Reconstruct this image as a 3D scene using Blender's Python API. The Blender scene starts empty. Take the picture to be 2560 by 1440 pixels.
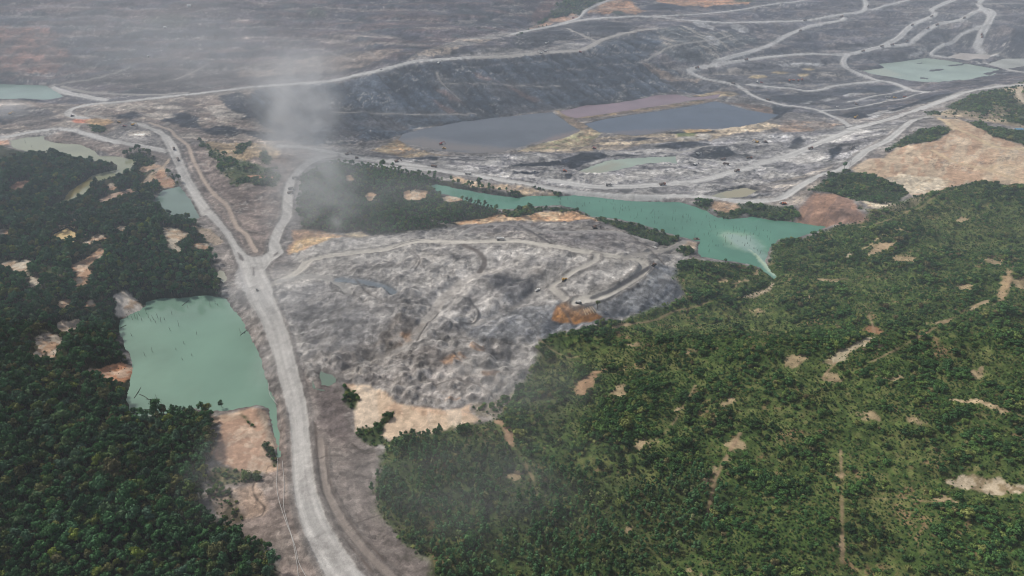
import bpy, bmesh, math, random
import numpy as np
from mathutils import Vector, Matrix

# ------------------------------------------------------------------ camera, sky, sun, exposure
S = bpy.context.scene
COL = S.collection
CAM_H, PITCH, FPX = 400.0, math.radians(30.0), 1828.0
cam_d = bpy.data.cameras.new("camera"); cam_d.sensor_width = 36.0
cam_d.lens = 36.0 * FPX / 2560.0
cam_d.clip_start, cam_d.clip_end = 5.0, 30000.0
cam = bpy.data.objects.new("camera", cam_d); COL.objects.link(cam)
cam.location = (0, 0, CAM_H); cam.rotation_euler = (math.pi/2 - PITCH, 0, 0)
S.camera = cam
W = bpy.data.worlds.new("World"); S.world = W; W.use_nodes = True
nt = W.node_tree; bg = nt.nodes["Background"]
sky = nt.nodes.new("ShaderNodeTexSky"); sky.sky_type = 'NISHITA'; sky.sun_disc = False
SUN_EL, SUN_AZ = math.radians(46), math.radians(302)
sky.sun_elevation, sky.sun_rotation = SUN_EL, SUN_AZ
sky.dust_density = 4.0; sky.air_density = 1.0; sky.ozone_density = 1.0; sky.altitude = 200
hs = nt.nodes.new("ShaderNodeHueSaturation"); hs.inputs['Saturation'].default_value = 0.6
nt.links.new(sky.outputs[0], hs.inputs['Color']); nt.links.new(hs.outputs[0], bg.inputs[0])
bg.inputs[1].default_value = 0.10
sd_ = bpy.data.lights.new("sun", 'SUN'); sd_.energy = 2.6; sd_.angle = math.radians(7); sd_.color = (1, .965, .91)
sun = bpy.data.objects.new("sun", sd_); COL.objects.link(sun)
_d = Vector((math.sin(SUN_AZ)*math.cos(SUN_EL), math.cos(SUN_AZ)*math.cos(SUN_EL), math.sin(SUN_EL)))
sun.rotation_euler = _d.to_track_quat('Z', 'Y').to_euler()
S.view_settings.view_transform = 'Standard'; S.view_settings.look = 'None'
S.view_settings.gamma = 1; S.view_settings.use_curve_mapping = False
S.view_settings.exposure = 0.05
S.cycles.max_bounces = 4; S.cycles.diffuse_bounces = 2; S.cycles.glossy_bounces = 2
S.cycles.transmission_bounces = 2; S.cycles.volume_bounces = 1; S.cycles.transparent_max_bounces = 16
S.cycles.volume_step_rate = 1.0; S.cycles.volume_max_steps = 64
S.cycles.use_denoising = True; S.cycles.denoising_prefilter = 'ACCURATE'; S.cycles.filter_width = 1.1

# ------------------------------------------------------------------ helpers
rng = np.random.default_rng(7)
def lin(r, g, b):
    c = np.array([r, g, b], dtype=float)/255.0
    return np.where(c <= .04045, c/12.92, ((c+.055)/1.055)**2.4)
def A(r, g, b, k=0.8):            # colour as seen in flat daylight -> base colour
    return lin(r, g, b)*k

def _hash(ix, iy, seed):
    h = (ix.astype(np.int64)*374761393 + iy.astype(np.int64)*668265263 + seed*1442695041) & 0xFFFFFFFF
    h = ((h ^ (h >> 13))*1274126177) & 0xFFFFFFFF
    h = (h ^ (h >> 16)) & 0xFFFFFFFF
    return h.astype(np.float32)/np.float32(4294967295.0)
def vnoise(x, y, seed=0):
    fx = np.floor(x); fy = np.floor(y); ix = fx.astype(np.int64); iy = fy.astype(np.int64)
    tx = (x-fx).astype(np.float32); ty = (y-fy).astype(np.float32)
    tx = tx*tx*tx*(tx*(tx*6-15)+10); ty = ty*ty*ty*(ty*(ty*6-15)+10)
    a = _hash(ix, iy, seed); b = _hash(ix+1, iy, seed); c = _hash(ix, iy+1, seed); d = _hash(ix+1, iy+1, seed)
    return (a+(b-a)*tx)*(1-ty) + (c+(d-c)*tx)*ty
def fbm(x, y, scale, oct=4, seed=0, gain=.5):   # 0..1, mean .5
    s = 0; a = 1; n = 0; f = 1.0/scale
    ca, sa = math.cos(.7), math.sin(.7)
    for o in range(oct):
        s = s + a*vnoise(x*f+17.3*o, y*f-9.1*o, seed+o*13); n += a; a *= gain
        f *= 2.03; x, y = x*ca-y*sa, x*sa+y*ca
    return s/n
def sstep(a, b, x):
    t = np.clip((x-a)/(b-a), 0, 1); return t*t*(3-2*t)
def cells(x, y, size, seed=0):     # distance to nearest jittered cell point (in m) and its hash
    gx = np.floor(x/size); gy = np.floor(y/size)
    best = np.full(x.shape, 1e9, np.float32); hh = np.zeros(x.shape, np.float32)
    for dx in (-1, 0, 1):
        for dy in (-1, 0, 1):
            ix = gx+dx; iy = gy+dy
            px = (ix+.15+.7*_hash(ix, iy, seed))*size; py = (iy+.15+.7*_hash(ix, iy, seed+5))*size
            d = np.hypot(x-px, y-py); m = d < best
            best[m] = d[m]; hh[m] = _hash(ix, iy, seed+9)[m]
    return best, hh

cp, sp = math.cos(PITCH), math.sin(PITCH)
def rays(P):
    P = np.asarray(P, float).reshape(-1, 2)
    dx = (P[:, 0]-1280)/FPX; dv = (720-P[:, 1])/FPX
    return np.stack([dx, cp+dv*sp, -sp+dv*cp], 1)
def at_z(P, z):                    # where the view ray through a photo pixel meets height z
    r = rays(P); t = (z-CAM_H)/r[:, 2]
    return r[:, :2]*t[:, None]

# ------------------------------------------------------------------ large relief: heights known at landmarks, thin-plate surface between
CP = [(0,1440,18),(300,1440,15),(600,1440,10),(850,1440,12),(1100,1440,8),(1500,1440,16),(1900,1440,24),(2300,1440,30),(2560,1440,34),
(0,1200,20),(300,1200,14),(600,1190,4),(750,1200,9),(900,1200,6),(1200,1200,10),(1600,1200,20),(2000,1200,28),(2560,1200,38),
(740,1000,6),(600,1050,2.5),(650,1100,2.5),(688,1060,1),(692,1130,1.5),(670,1170,3),(560,1110,4),(672,960,1.5),(660,920,1),(860,1050,6),(1000,1050,8),(1200,1040,9),(1400,1000,12),(50,1000,22),(200,950,14),(320,900,1),(500,880,-1),(650,900,0),(330,1010,1),(600,1010,1),
(700,900,9),(650,740,10),(560,700,4),(450,720,3),(100,800,20),(250,700,18),(100,600,16),(350,600,20),(450,650,14),(200,540,10),(50,450,14),(470,500,3),(430,480,3),
(150,370,3),(60,350,4),(300,430,3),(170,500,3),(520,520,9),(430,380,11),(600,600,10),(640,500,14),(620,560,12),(600,420,14),(560,370,12),(720,480,13),(750,400,14),(850,390,14),
(900,480,16),(1000,560,17),(850,560,14),(850,750,14),(1000,650,20),(1250,600,24),(1450,560,20),(1600,650,26),(1500,700,27),(1440,755,20),(1400,815,9),(1705,735,13),(1650,785,11),(1200,750,20),
(1100,850,15),(900,900,9),(1000,980,10),(1200,950,12),(1330,890,9),(1300,500,11),(1600,540,11),(1850,600,11),(2000,570,12),(1720,620,14),(1130,480,11),
(1750,690,17),(1950,720,18),(2100,650,20),(2300,600,26),(2560,550,34),(1500,850,14),(1800,850,22),(2200,800,32),(2560,800,42),(1500,1000,15),(1900,1050,26),(2300,1000,38),
(2060,510,24),(2150,460,26),(2300,480,28),(2400,380,38),(2560,400,42),(2300,300,34),(2560,290,40),(2450,240,42),(1100,420,17),(1300,470,17),(1600,495,16),(1900,500,17),(2050,440,22),(2200,350,28),(2400,240,36),(2560,210,42),
(1560,410,6),(1800,420,8),(1950,370,8),(1400,440,12),(1700,370,6),(1200,400,10),(2000,440,14),(1850,480,14),(1250,330,2),(1000,360,4),(1700,290,2),(1600,250,2),
(900,310,4),(1000,280,8),(1000,170,56),(1300,135,62),(1300,270,5),(1500,200,26),(1150,230,28),(850,205,36),(850,290,8),(700,310,10),(700,215,26),
(1450,90,68),(1400,50,74),(1600,100,62),(1600,150,42),(1700,60,74),(1700,120,56),(1720,180,18),(1830,210,8),(1880,150,26),(60,230,4),(150,250,7),(300,270,12),(180,320,8),(300,340,9),(450,300,10),(500,230,18),(560,250,18),(130,218,8),(300,238,13),
(0,180,20),(0,100,58),(0,0,105),(300,190,22),(300,100,60),(300,0,110),(600,170,30),(600,100,62),(600,0,112),(800,150,45),(900,110,66),(900,50,88),(900,0,110),(1200,60,84),(1200,0,110),(1400,0,104),
(2000,100,40),(2000,0,86),(2250,0,86),(2400,80,46),(2560,0,84),(2560,100,44),(2330,175,6),(2500,160,7),(2430,142,8),(2120,155,15),(2120,135,22),(2050,200,6),(1950,225,4),(2200,240,4),(2300,220,8),(2150,290,4),(2000,290,4),(2060,330,7),(1700,10,84),(2200,100,36),(1800,90,56)]
cpa = np.array(CP, float); r_ = rays(cpa[:, :2]); t_ = (cpa[:, 2]-CAM_H)/r_[:, 2]
pts = np.concatenate([np.stack([r_[:, 0]*t_, r_[:, 1]*t_, cpa[:, 2]], 1),
    np.array([(-1500,500,22),(-1700,1500,20),(-3000,3000,115),(0,3200,125),(3000,3000,110),(1800,1300,52),(1300,400,46),(800,0,32),(0,0,15),(-700,0,20),(-2500,200,20),(2500,600,55),(0,5000,120),(-3000,5000,110),(3000,5000,110),(-1400,2500,112),(1600,2600,95)], float)])
def _tpsk(r2): return np.where(r2 > 1e-12, r2*np.log(r2+1e-12), 0)
SC = 500.0
Pn = pts[:, :2]/SC; n_ = len(Pn)
K = _tpsk(((Pn[:, None]-Pn[None])**2).sum(-1)) + np.eye(n_)*2e-3
Q = np.concatenate([np.ones((n_, 1)), Pn], 1)
Mx = np.block([[K, Q], [Q.T, np.zeros((3, 3))]])
sol = np.linalg.solve(Mx, np.concatenate([pts[:, 2], np.zeros(3)]))
RX0, RY0, RST, RNX, RNY = -3600.0, -700.0, 12.0, 601, 610
gx = RX0+RST*np.arange(RNX); gy = RY0+RST*np.arange(RNY)
GX, GY = np.meshgrid(gx/SC, gy/SC)
RH = np.full(GX.shape, sol[n_]) + sol[n_+1]*GX + sol[n_+2]*GY
for k in range(n_):
    RH += sol[k]*_tpsk((GX-Pn[k, 0])**2+(GY-Pn[k, 1])**2)
RH = np.clip(RH, -6, 135)
def base_h(x, y):
    fx = np.clip((x-RX0)/RST, 0, RNX-1.001); fy = np.clip((y-RY0)/RST, 0, RNY-1.001)
    ix = fx.astype(int); iy = fy.astype(int); tx = fx-ix; ty = fy-iy
    return (RH[iy, ix]*(1-tx)+RH[iy, ix+1]*tx)*(1-ty)+(RH[iy+1, ix]*(1-tx)+RH[iy+1, ix+1]*tx)*ty
TS = 280.0*(9000/280.0)**(np.linspace(0, 1, 420))
def ground(P, hf=None):            # where the view ray through a photo pixel meets the ground
    hf = hf or base_h
    r = rays(P); r = r/np.linalg.norm(r, axis=1)[:, None]
    X = r[:, 0:1]*TS; Y = r[:, 1:2]*TS; Z = CAM_H+r[:, 2:3]*TS
    below = Z < hf(X, Y)
    below[:, -1] = True
    k = np.maximum(below.argmax(1), 1)
    lo = TS[k-1].copy(); hi = TS[k].copy()
    for _ in range(14):
        m = (lo+hi)/2; b = CAM_H+r[:, 2]*m < hf(r[:, 0]*m, r[:, 1]*m)
        hi = np.where(b, m, hi); lo = np.where(b, lo, m)
    return r[:, :2]*hi[:, None]

# ------------------------------------------------------------------ ground sheet (finer near the viewer's side of the valley, coarse beyond)
ys = [270.0]
while ys[-1] < 2950: ys.append(ys[-1]+0.86*(ys[-1]/300)**1.04)
ys = np.array([-650, -420, -240, -100, 0, 70, 130, 175, 205, 230, 250.] + ys + list(2950*(6600/2950)**(np.linspace(0, 1, 20)[1:])))
us = np.linspace(-1.03, 1.03, 1050)
ext = 1.03*(7.0/1.03)**np.linspace(0, 1, 22)[1:]
us = np.concatenate([-ext[::-1], us, ext])
def half_w(y): return 0.7002*np.maximum(0.866*y+200, 230)*1.03
NR, NC = len(ys), len(us)
VX = (half_w(ys)[:, None]*us[None]).astype(np.float64); VY = np.repeat(ys[:, None], NC, 1)
X = VX.ravel(); Y = VY.ravel()
H = base_h(X, Y)
DIST = np.sqrt(X**2+Y**2+(CAM_H-H)**2)
N2 = fbm(X, Y, 3.0, 3, 1); N6 = fbm(X, Y, 9.0, 4, 2, .66); N20 = fbm(X, Y, 30.0, 5, 3, .62); N80 = fbm(X, Y, 120.0, 4, 4)
def gmap(Z, x, y):
    j = np.clip(np.searchsorted(ys, y)-1, 0, NR-2); ty = np.clip((y-ys[j])/(ys[j+1]-ys[j]), 0, 1)
    u = x/half_w(y); i = np.clip(np.searchsorted(us, u)-1, 0, NC-2); tx = np.clip((u-us[i])/(us[i+1]-us[i]), 0, 1)
    return (Z[j, i]*(1-tx)+Z[j, i+1]*tx)*(1-ty)+(Z[j+1, i]*(1-tx)+Z[j+1, i+1]*tx)*ty
def sd_poly(P, x, y):              # signed distance, negative inside
    d = np.full(x.shape, 1e12); ins = np.zeros(x.shape, bool); n = len(P)
    for i in range(n):
        ax, ay = P[i]; bx, by = P[(i+1) % n]
        ex, ey = bx-ax, by-ay; L = ex*ex+ey*ey+1e-9
        t = np.clip(((x-ax)*ex+(y-ay)*ey)/L, 0, 1)
        d = np.minimum(d, (x-ax-ex*t)**2+(y-ay-ey*t)**2)
        c = (ay > y) != (by > y)
        if abs(ey) > 1e-9: ins ^= c & (x < ex*(y-ay)/ey+ax)
    d = np.sqrt(d); return np.where(ins, -d, d)
def sub(P, m):
    return np.nonzero((X > P[:, 0].min()-m) & (X < P[:, 0].max()+m) & (Y > P[:, 1].min()-m) & (Y < P[:, 1].max()+m))[0]
def smooth_line(P, k=8):           # Catmull-Rom through the points
    P = np.asarray(P, float)
    if len(P) < 3: return P
    E = np.concatenate([[2*P[0]-P[1]], P, [2*P[-1]-P[-2]]]); out = []
    for i in range(1, len(E)-2):
        for t in np.linspace(0, 1, k, endpoint=False):
            a, b, c, d = E[i-1], E[i], E[i+1], E[i+2]
            out.append(.5*(2*b+(c-a)*t+(2*a-5*b+4*c-d)*t*t+(3*b-a-3*c+d)*t**3))
    out.append(E[-2]); return np.array(out)
def d_line(P, x, y):               # distance to a line, arc length there, signed side offset
    best = np.full(x.shape, 1e12); S_ = np.zeros(x.shape); off = np.zeros(x.shape); s0 = 0
    for i in range(len(P)-1):
        ax, ay = P[i]; ex, ey = P[i+1]-P[i]; L2 = ex*ex+ey*ey+1e-9; L = math.sqrt(L2)
        t = np.clip(((x-ax)*ex+(y-ay)*ey)/L2, 0, 1)
        d = (x-ax-ex*t)**2+(y-ay-ey*t)**2; m = d < best
        best[m] = d[m]; S_[m] = s0+t[m]*L; off[m] = ((x[m]-ax)*ey-(y[m]-ay)*ex)/L
        s0 += L
    return np.sqrt(best), S_, off
NAMES = ['ground']; LABELS = {0: 'bare grey mine soil lying between the roads, ponds and forest'}
CLS = np.zeros(X.shape, np.int16)
RGB = np.zeros((len(X), 3), np.float32)
FOR = np.zeros(X.shape, np.float32); BUSH = np.zeros(X.shape, np.float32); PLAN = np.zeros(X.shape, np.float32); ROADM = np.zeros(X.shape, np.float32)
SMT = np.zeros(X.shape, np.float32); CLEAR = np.zeros(X.shape, np.float32); WATERM = np.zeros(X.shape, np.float32)
def newcls(name, label):
    NAMES.append(name); LABELS[len(NAMES)-1] = label; return len(NAMES)-1
def px_area(name, P, feather=2.0, rough=6.0, noise=None, z=None, poly=None, grow=0.):
    """indices and coverage of a patch traced on the photo and laid on the ground"""
    Pw = poly if poly is not None else (ground(P) if z is None else at_z(P, z))
    idx = sub(Pw, rough+feather+2)
    if len(idx) == 0: return idx, np.zeros(0), np.zeros(0)
    s = sd_poly(Pw, X[idx], Y[idx])-grow
    nz = (N6[idx]-.5)*2*rough*.7+(N20[idx]-.5)*2*rough*.8+(N2[idx]-.5)*rough*.5
    f = feather+DIST[idx]*.0006
    return idx, 1-sstep(-f, f, s+nz), s
def mixc(idx, col, a):
    col = np.asarray(col, np.float32)
    RGB[idx] = RGB[idx]*(1-a[:, None])+(col if col.ndim == 2 else col[None])*a[:, None]
def var(idx, cols, *noises):       # blend of colours driven by noise, all >0
    c = np.repeat(np.asarray(cols[0], np.float32)[None], len(idx), 0)
    for col, (nz, lo, hi, k) in zip(cols[1:], noises):
        w = (sstep(lo, hi, nz)*k)[:, None]; c = c*(1-w)+np.asarray(col, np.float32)[None]*w
    return c
HAZE_D = 0.00007
# ------------------------------------------------------------------ land cover, painted in order
NS = fbm(X*.35+Y*.1, Y*.06-X*.02, 6, 4, 21)              # streaks running away from the viewer
NH = fbm(X*.08, Y*.5, 8, 4, 22)                          # streaks across the slope
NF = fbm(X, Y, 1.6, 2, 25)
allidx = np.arange(len(X))
GREY, DGREY, LGREY, BROWN = A(146,143,142), A(104,102,103), A(184,180,175), A(140,124,112)
RGB[:] = var(allidx, [A(132,127,124), A(150,140,132), A(108,104,103), A(168,162,155)],
             (N80, .45, .6, .8), (N20, .52, .66, .7), (N6, .58, .72, .6))
def area(P, cols, noises=(), feather=2., rough=6., k=1., cls=None, z=None, forest=None, bush=None, plan=None, clear=False, grow=0., smooth=0.):
    idx, a, s = px_area('', P, feather, rough, z=z, grow=grow)
    if len(idx) == 0: return idx, a
    a = a*k
    mixc(idx, var(idx, cols, *[(n[0][idx],)+n[1:] for n in noises]) if noises else np.asarray(cols[0]), a)
    m = a > .5
    if clear: CLEAR[idx[m]] = 1
    SMT[idx] = np.maximum(SMT[idx]*(1-a), a*max(smooth, .8 if clear else 0))
    if cls: CLS[idx[m]] = newcls(*cls)
    for arr, v in ((FOR, forest), (BUSH, bush), (PLAN, plan)):
        arr[idx] = arr[idx]*(1-a)+(v or 0)*a
    return idx, a
def blob(cx, cy, rx, ry, cols, ang=0, n=10, **kw):
    P = [(cx+rx*math.cos(t)*math.cos(ang)-ry*math.sin(t)*math.sin(ang), cy+rx*math.cos(t)*math.sin(ang)+ry*math.sin(t)*math.cos(ang)) for t in np.linspace(0, 2*math.pi, n, endpoint=False)]
    return area(P, cols, **kw)

# --- the far workings
GR = fbm(X*.45, Y, 26, 6, 81, .72); GF = fbm(X*.3, Y*.8, 11, 4, 82, .7); RI = np.abs(fbm(X*.6, Y, 40, 5, 83, .6)-.5)
PITG = [A(102,99,104), A(76,77,84), A(128,118,114), A(54,58,66)]
area([(-900,268),(0,262),(200,270),(450,250),(700,215),(850,205),(1000,168),(1150,147),(1440,128),(1700,170),(1780,205),(1900,255),(2100,300),(2300,250),(2560,205),(3400,150),(3400,-60),(1300,-90),(-900,-90)],
     PITG, ((N80,.45,.6,.8),(N20,.5,.64,.7),(NH,.55,.7,.7)), 6, 20, cls=('terrain', 'grey brown stepped ground of the far mine workings on the right'))
area([(-900,235),(0,212),(130,208),(300,240),(420,236),(640,214),(850,196),(950,168),(1020,140),(1180,100),(1330,60),(1440,20),(1500,-80),(-900,-80)],
     [A(96,88,92), A(74,74,82), A(72,78,80), A(116,98,92)], ((N80,.42,.58,.9),(N20,.5,.64,.75),(NH,.5,.68,.6)), 6, 20, cls=('hillside', 'reddish brown stepped hillside of the old mine dump at top left'))
area([(420,230),(640,205),(850,188),(960,150),(860,120),(760,140),(600,160),(420,175),(250,185),(150,205)], [A(92,84,82), A(70,74,74)], ((NH,.45,.6,.8),), 6, 20, k=.8)
area([(590,165),(700,145),(900,128),(1010,122),(950,150),(850,178),(700,188),(600,190)], [A(150,134,122), A(120,108,100)], ((NH,.5,.64,.7),), 4, 8, k=.8)
area([(-100,60),(120,70),(170,130),(140,170),(60,190),(0,180),(-100,190)], [A(142,104,88), A(110,92,86)], ((N20,.45,.6,.8),), 8, 22, k=.7)
for (cx, cy, rx, ry) in [(560,28,14,2),(600,48,22,2),(620,90,14,2.5),(470,16,6,1.5),(210,141,18,3),(650,165,12,5),(480,185,8,9),(730,100,60,2),(900,90,90,3),(960,108,110,3),(1090,70,60,2),(830,102,30,6)]:
    blob(cx, cy, rx, ry, [A(170,158,148)], feather=4, rough=9, k=.6)
blob(790,30,25,14, [A(70,80,62)], feather=8, rough=14, k=.6); blob(420,50,60,16, [A(84,86,72)], feather=8, rough=14, k=.6)
# red-brown strip and green shoulder at the top
area([(1330,60),(1400,0),(1420,-30),(1400,-30),(1360,0),(1330,30)], [A(112,84,76)], (), 4, 6, k=.7)
area([(1290,88),(1350,55),(1385,25),(1415,-5),(1440,-20),(1530,-25),(1520,0),(1490,12),(1462,28),(1440,36),(1400,45),(1340,70)], [A(62,74,48), A(92,90,60)], ((N20,.5,.62,.8),), 4, 8, bush=.7)
area([(1380,42),(1430,33),(1460,38),(1440,48),(1390,55),(1330,72),(1320,68)], [A(186,148,122), A(160,140,124)], ((N20,.45,.6,.7),), 3, 6)
area([(1470,30),(1500,10),(1540,0),(1580,2),(1590,14),(1620,26),(1590,36),(1550,33),(1500,34),(1475,32)], [A(190,146,112), A(150,128,108)], ((N20,.45,.6,.7),), 3, 6)
area([(1640,-4),(1720,-6),(1800,-4),(1880,2),(1870,10),(1800,13),(1700,16),(1650,12)], [A(196,148,112), A(168,136,108)], ((N20,.45,.6,.7),), 3, 6)
area([(1590,10),(1640,2),(1690,12),(1720,20),(1660,28),(1600,26)], [A(64,66,74)], (), 4, 6)
blob(1545,32,16,6,[A(76,86,70)],feather=4,rough=6); blob(1860,2,30,3,[A(70,84,54)],feather=3,rough=5)
# --- dark slope falling to the dark ponds
SL = [(590,255),(640,225),(740,212),(850,207),(950,180),(1000,166),(1150,149),(1300,142),(1440,130),(1500,105),(1560,86),(1640,76),(1670,100),(1610,152),(1690,175),(1770,203),(1810,215),(1780,234),(1700,233),(1640,235),(1590,248),(1500,258),(1400,273),(1330,284),(1200,298),(1050,322),(980,345),(900,358),(760,366),(680,345),(640,320)]
u = X*.82+Y*.57; v = -X*.57+Y*.82
NSL = fbm(u*.9, v*.09, 9, 5, 31)
idx, a = area(SL, [A(54,64,76), A(80,88,98), A(38,45,54), A(108,114,120)], ((NSL,.46,.6,.8),(NSL,.30,.46,-.0),(N6,.6,.75,.4)), 4, 10, cls=('hillside', 'dark grey tipped slope falling to the dark ponds'))
mixc(idx, A(48,52,57), a*sstep(.5,.34,NSL[idx])*.7); mixc(idx, A(104,94,88), a*sstep(.56,.7,N80[idx])*.35)
for P in ([(1090,220),(1110,225),(1150,250),(1165,262),(1150,260),(1110,238)], [(1270,215),(1300,225),(1350,250),(1360,255),(1330,252),(1290,232)], [(1080,247),(1110,262),(1150,282),(1120,280),(1090,262)],[(1180,180),(1220,195),(1250,206),(1220,203),(1190,192)]):
    area(P, [A(124,98,88)], (), 3, 5, k=.55)
area([(1660,235),(1680,225),(1700,226),(1716,238),(1700,242),(1675,240)], [A(110,106,104)], (), 2, 3, k=.7)
# broken pale ground around the far right of the slope
area([(1640,75),(1700,62),(1760,80),(1830,75),(1900,100),(1800,135),(1780,158),(1700,150),(1640,130),(1660,100)], [A(92,96,98), A(168,160,150), A(64,68,72)], ((NSL,.52,.62,.9),(N6,.6,.72,.7)), 4, 10)
area([(1600,150),(1640,165),(1680,185),(1760,198),(1740,204),(1680,200),(1640,185),(1600,160)], [A(158,138,120), A(130,120,112)], ((N20,.5,.64,.8),), 3, 8, k=.8)
area([(1300,86),(1380,72),(1420,75),(1450,88),(1460,100),(1420,110),(1300,120),(1270,110)], [A(58,60,66), A(92,92,94)], ((NH,.52,.62,.8),), 4, 8)
area([(1400,60),(1480,50),(1560,55),(1600,70),(1540,82),(1500,92),(1450,85),(1420,70)], [A(62,64,70), A(90,88,88)], ((NH,.52,.62,.7),), 4, 8)
area([(1150,140),(1200,120),(1280,118),(1350,122),(1420,105),(1470,105),(1440,125),(1300,138),(1170,146)], [A(150,146,142), A(110,108,108)], ((NH,.5,.6,.8),), 3, 6)
area([(1020,145),(1080,118),(1150,95),(1270,80),(1280,88),(1180,112),(1120,130),(1060,146)], [A(150,146,142), A(178,160,142), A(98,96,96)], ((NH,.5,.6,.8),(N6,.56,.68,.8)), 3, 6)
# right-hand pit floor and slopes
area([(1920,150),(2100,142),(2120,175),(2195,205),(2060,222),(1920,215),(1800,208),(1760,190),(1860,160)], [A(104,102,104), A(74,76,82), A(150,142,134)], ((NH,.46,.58,.8),(NH,.62,.72,.8)), 3, 8)
area([(1850,230),(1950,228),(2060,224),(2160,210),(2270,222),(2240,250),(2150,275),(2050,275),(1950,258)], [A(100,98,102), A(66,70,78), A(146,140,134)], ((NH,.44,.58,.8),(N20,.62,.74,.8)), 3, 8)
for cx, cy, rx, ry in [(1950,181,22,4),(2020,171,16,3),(1895,192,24,5),(2010,186,14,3)]: blob(cx,cy,rx,ry,[A(186,166,128)],feather=2,rough=4)
for cx, cy, rx, ry, ang in [(2130,236,22,3,-.1),(2075,247,26,3,-.1),(2015,256,18,5,-.1),(2195,283,28,3,-.15),(2185,292,20,5,-.2),(2240,275,30,5,-.2),(1980,212,20,4,.1),(2005,160,60,4,0),(2305,121,12,4,0),(2290,132,22,4,-.2),(1760,62,30,8,.2),(1780,100,20,10,.3),(1850,70,24,8,.3)]:
    blob(cx,cy,rx,ry,[A(186,184,182)],ang=ang,feather=2,rough=4,k=.85)
area([(2080,222),(2145,211),(2200,213),(2248,213),(2262,224),(2200,231),(2130,233),(2090,230)], [A(58,62,70)], (), 2, 4)
area([(1930,240),(2000,230),(2080,236),(2060,246),(1990,262),(1940,256)], [A(64,68,76)], (), 3, 6, k=.8)
# --- left middle ground
area([(-900,262),(0,248),(180,262),(330,250),(640,222),(610,250),(650,310),(740,362),(700,378),(560,365),(480,350),(420,310),(330,305),(250,340),(120,322),(-900,345)],
     [A(138,124,114), A(160,150,140), A(108,100,97), A(190,176,160)], ((N20,.46,.58,.8),(NH,.5,.6,.6),(N6,.6,.72,.8)), 5, 12, cls=('terrain', 'mottled grey and tan ground beside the left haul roads'))
CO = [A(38,43,52), A(76,78,84)]
for P in ([(545,240),(600,230),(640,255),(645,290),(610,300),(575,280),(560,255)], [(425,285),(462,280),(495,292),(502,320),(462,317),(400,300)], [(285,287),(337,280),(362,290),(330,297),(295,296)],
          [(500,322),(575,315),(625,330),(575,342),(520,335)], [(590,325),(680,330),(740,355),(650,350)], [(-60,250),(20,246),(90,250),(110,254),(40,252),(-60,256)], [(-40,296),(20,292),(60,300),(20,308),(-40,306)]):
    area(P, CO, ((N6,.52,.64,.7),), 3, 7)
for cx, cy, rx, ry in [(400,290,40,7),(560,285,30,10),(540,270,24,8),(590,290,30,6),(470,340,30,6),(420,270,40,6),(330,270,40,6),(350,335,30,8),(60,288,30,4),(30,262,50,5),(160,335,14,6)]:
    blob(cx,cy,rx,ry,[A(196,186,174),A(150,140,130)],noises=((N6,.5,.62,.8),),feather=3,rough=7,k=.8)
area([(-80,270),(60,262),(130,275),(150,300),(100,325),(0,300),(-80,300)], [A(118,110,106),A(78,80,84)], ((NH,.48,.6,.8),), 4, 9, k=.8)
blob(205,303,26,7,[A(190,120,92)],feather=3,rough=5); blob(247,305,34,8,[A(196,160,116)],feather=3,rough=5)
area([(215,310),(250,312),(268,325),(250,330),(225,318)], [A(74,86,54)], (), 2, 4, bush=.7)
area([(105,345),(160,325),(220,345),(320,365),(410,385),(420,400),(330,392),(250,378),(190,362),(130,357)], [A(132,118,110), A(158,148,138), A(110,98,90)], ((N6,.5,.62,.7),(N20,.52,.64,.7)), 2, 5)
area([(-200,362),(0,352),(22,352),(20,362),(0,366),(-200,376)], [A(190,150,124)], (), 2, 4)
# --- wedge between the haul roads
area([(480,362),(560,368),(650,368),(720,370),(760,375),(800,390),(700,470),(706,540),(672,605),(668,632),(628,642),(590,592),(545,540),(505,490),(470,420),(455,380)],
     [A(138,124,116), A(156,142,132), A(114,102,96)], ((N20,.46,.58,.7),(NS,.5,.62,.7)), 4, 8, cls=('terrain', 'bare reddish brown wedge of ground between two haul roads'))
area([(505,352),(560,358),(640,358),(690,366),(700,385),(690,395),(640,392),(600,405),(560,395),(520,375)], [A(190,166,132), A(160,140,112)], ((N6,.5,.62,.7),), 3, 7)
area([(500,352),(530,368),(560,392),(605,402),(650,415),(695,432),(700,452),(690,466),(630,462),(575,456),(555,432),(535,402)], [A(78,92,58), A(110,108,72), A(60,74,46)], ((N20,.46,.6,.7),(N6,.52,.66,.7)), 4, 9, bush=.35, cls=('grass', 'green grass patch with shrubs between the two haul roads'))
for P in ([(585,385),(600,365),(625,355),(625,365),(605,385)], [(650,385),(665,375),(680,395),(672,412),(655,405)], [(610,450),(650,438),(690,445),(690,465),(640,465)], [(498,352),(512,356),(520,370),(505,368)]):
    area(P, [A(54,70,44)], (), 2, 4, bush=1.)
blob(650,442,36,4,[A(186,140,112)],feather=2,rough=4)
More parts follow.
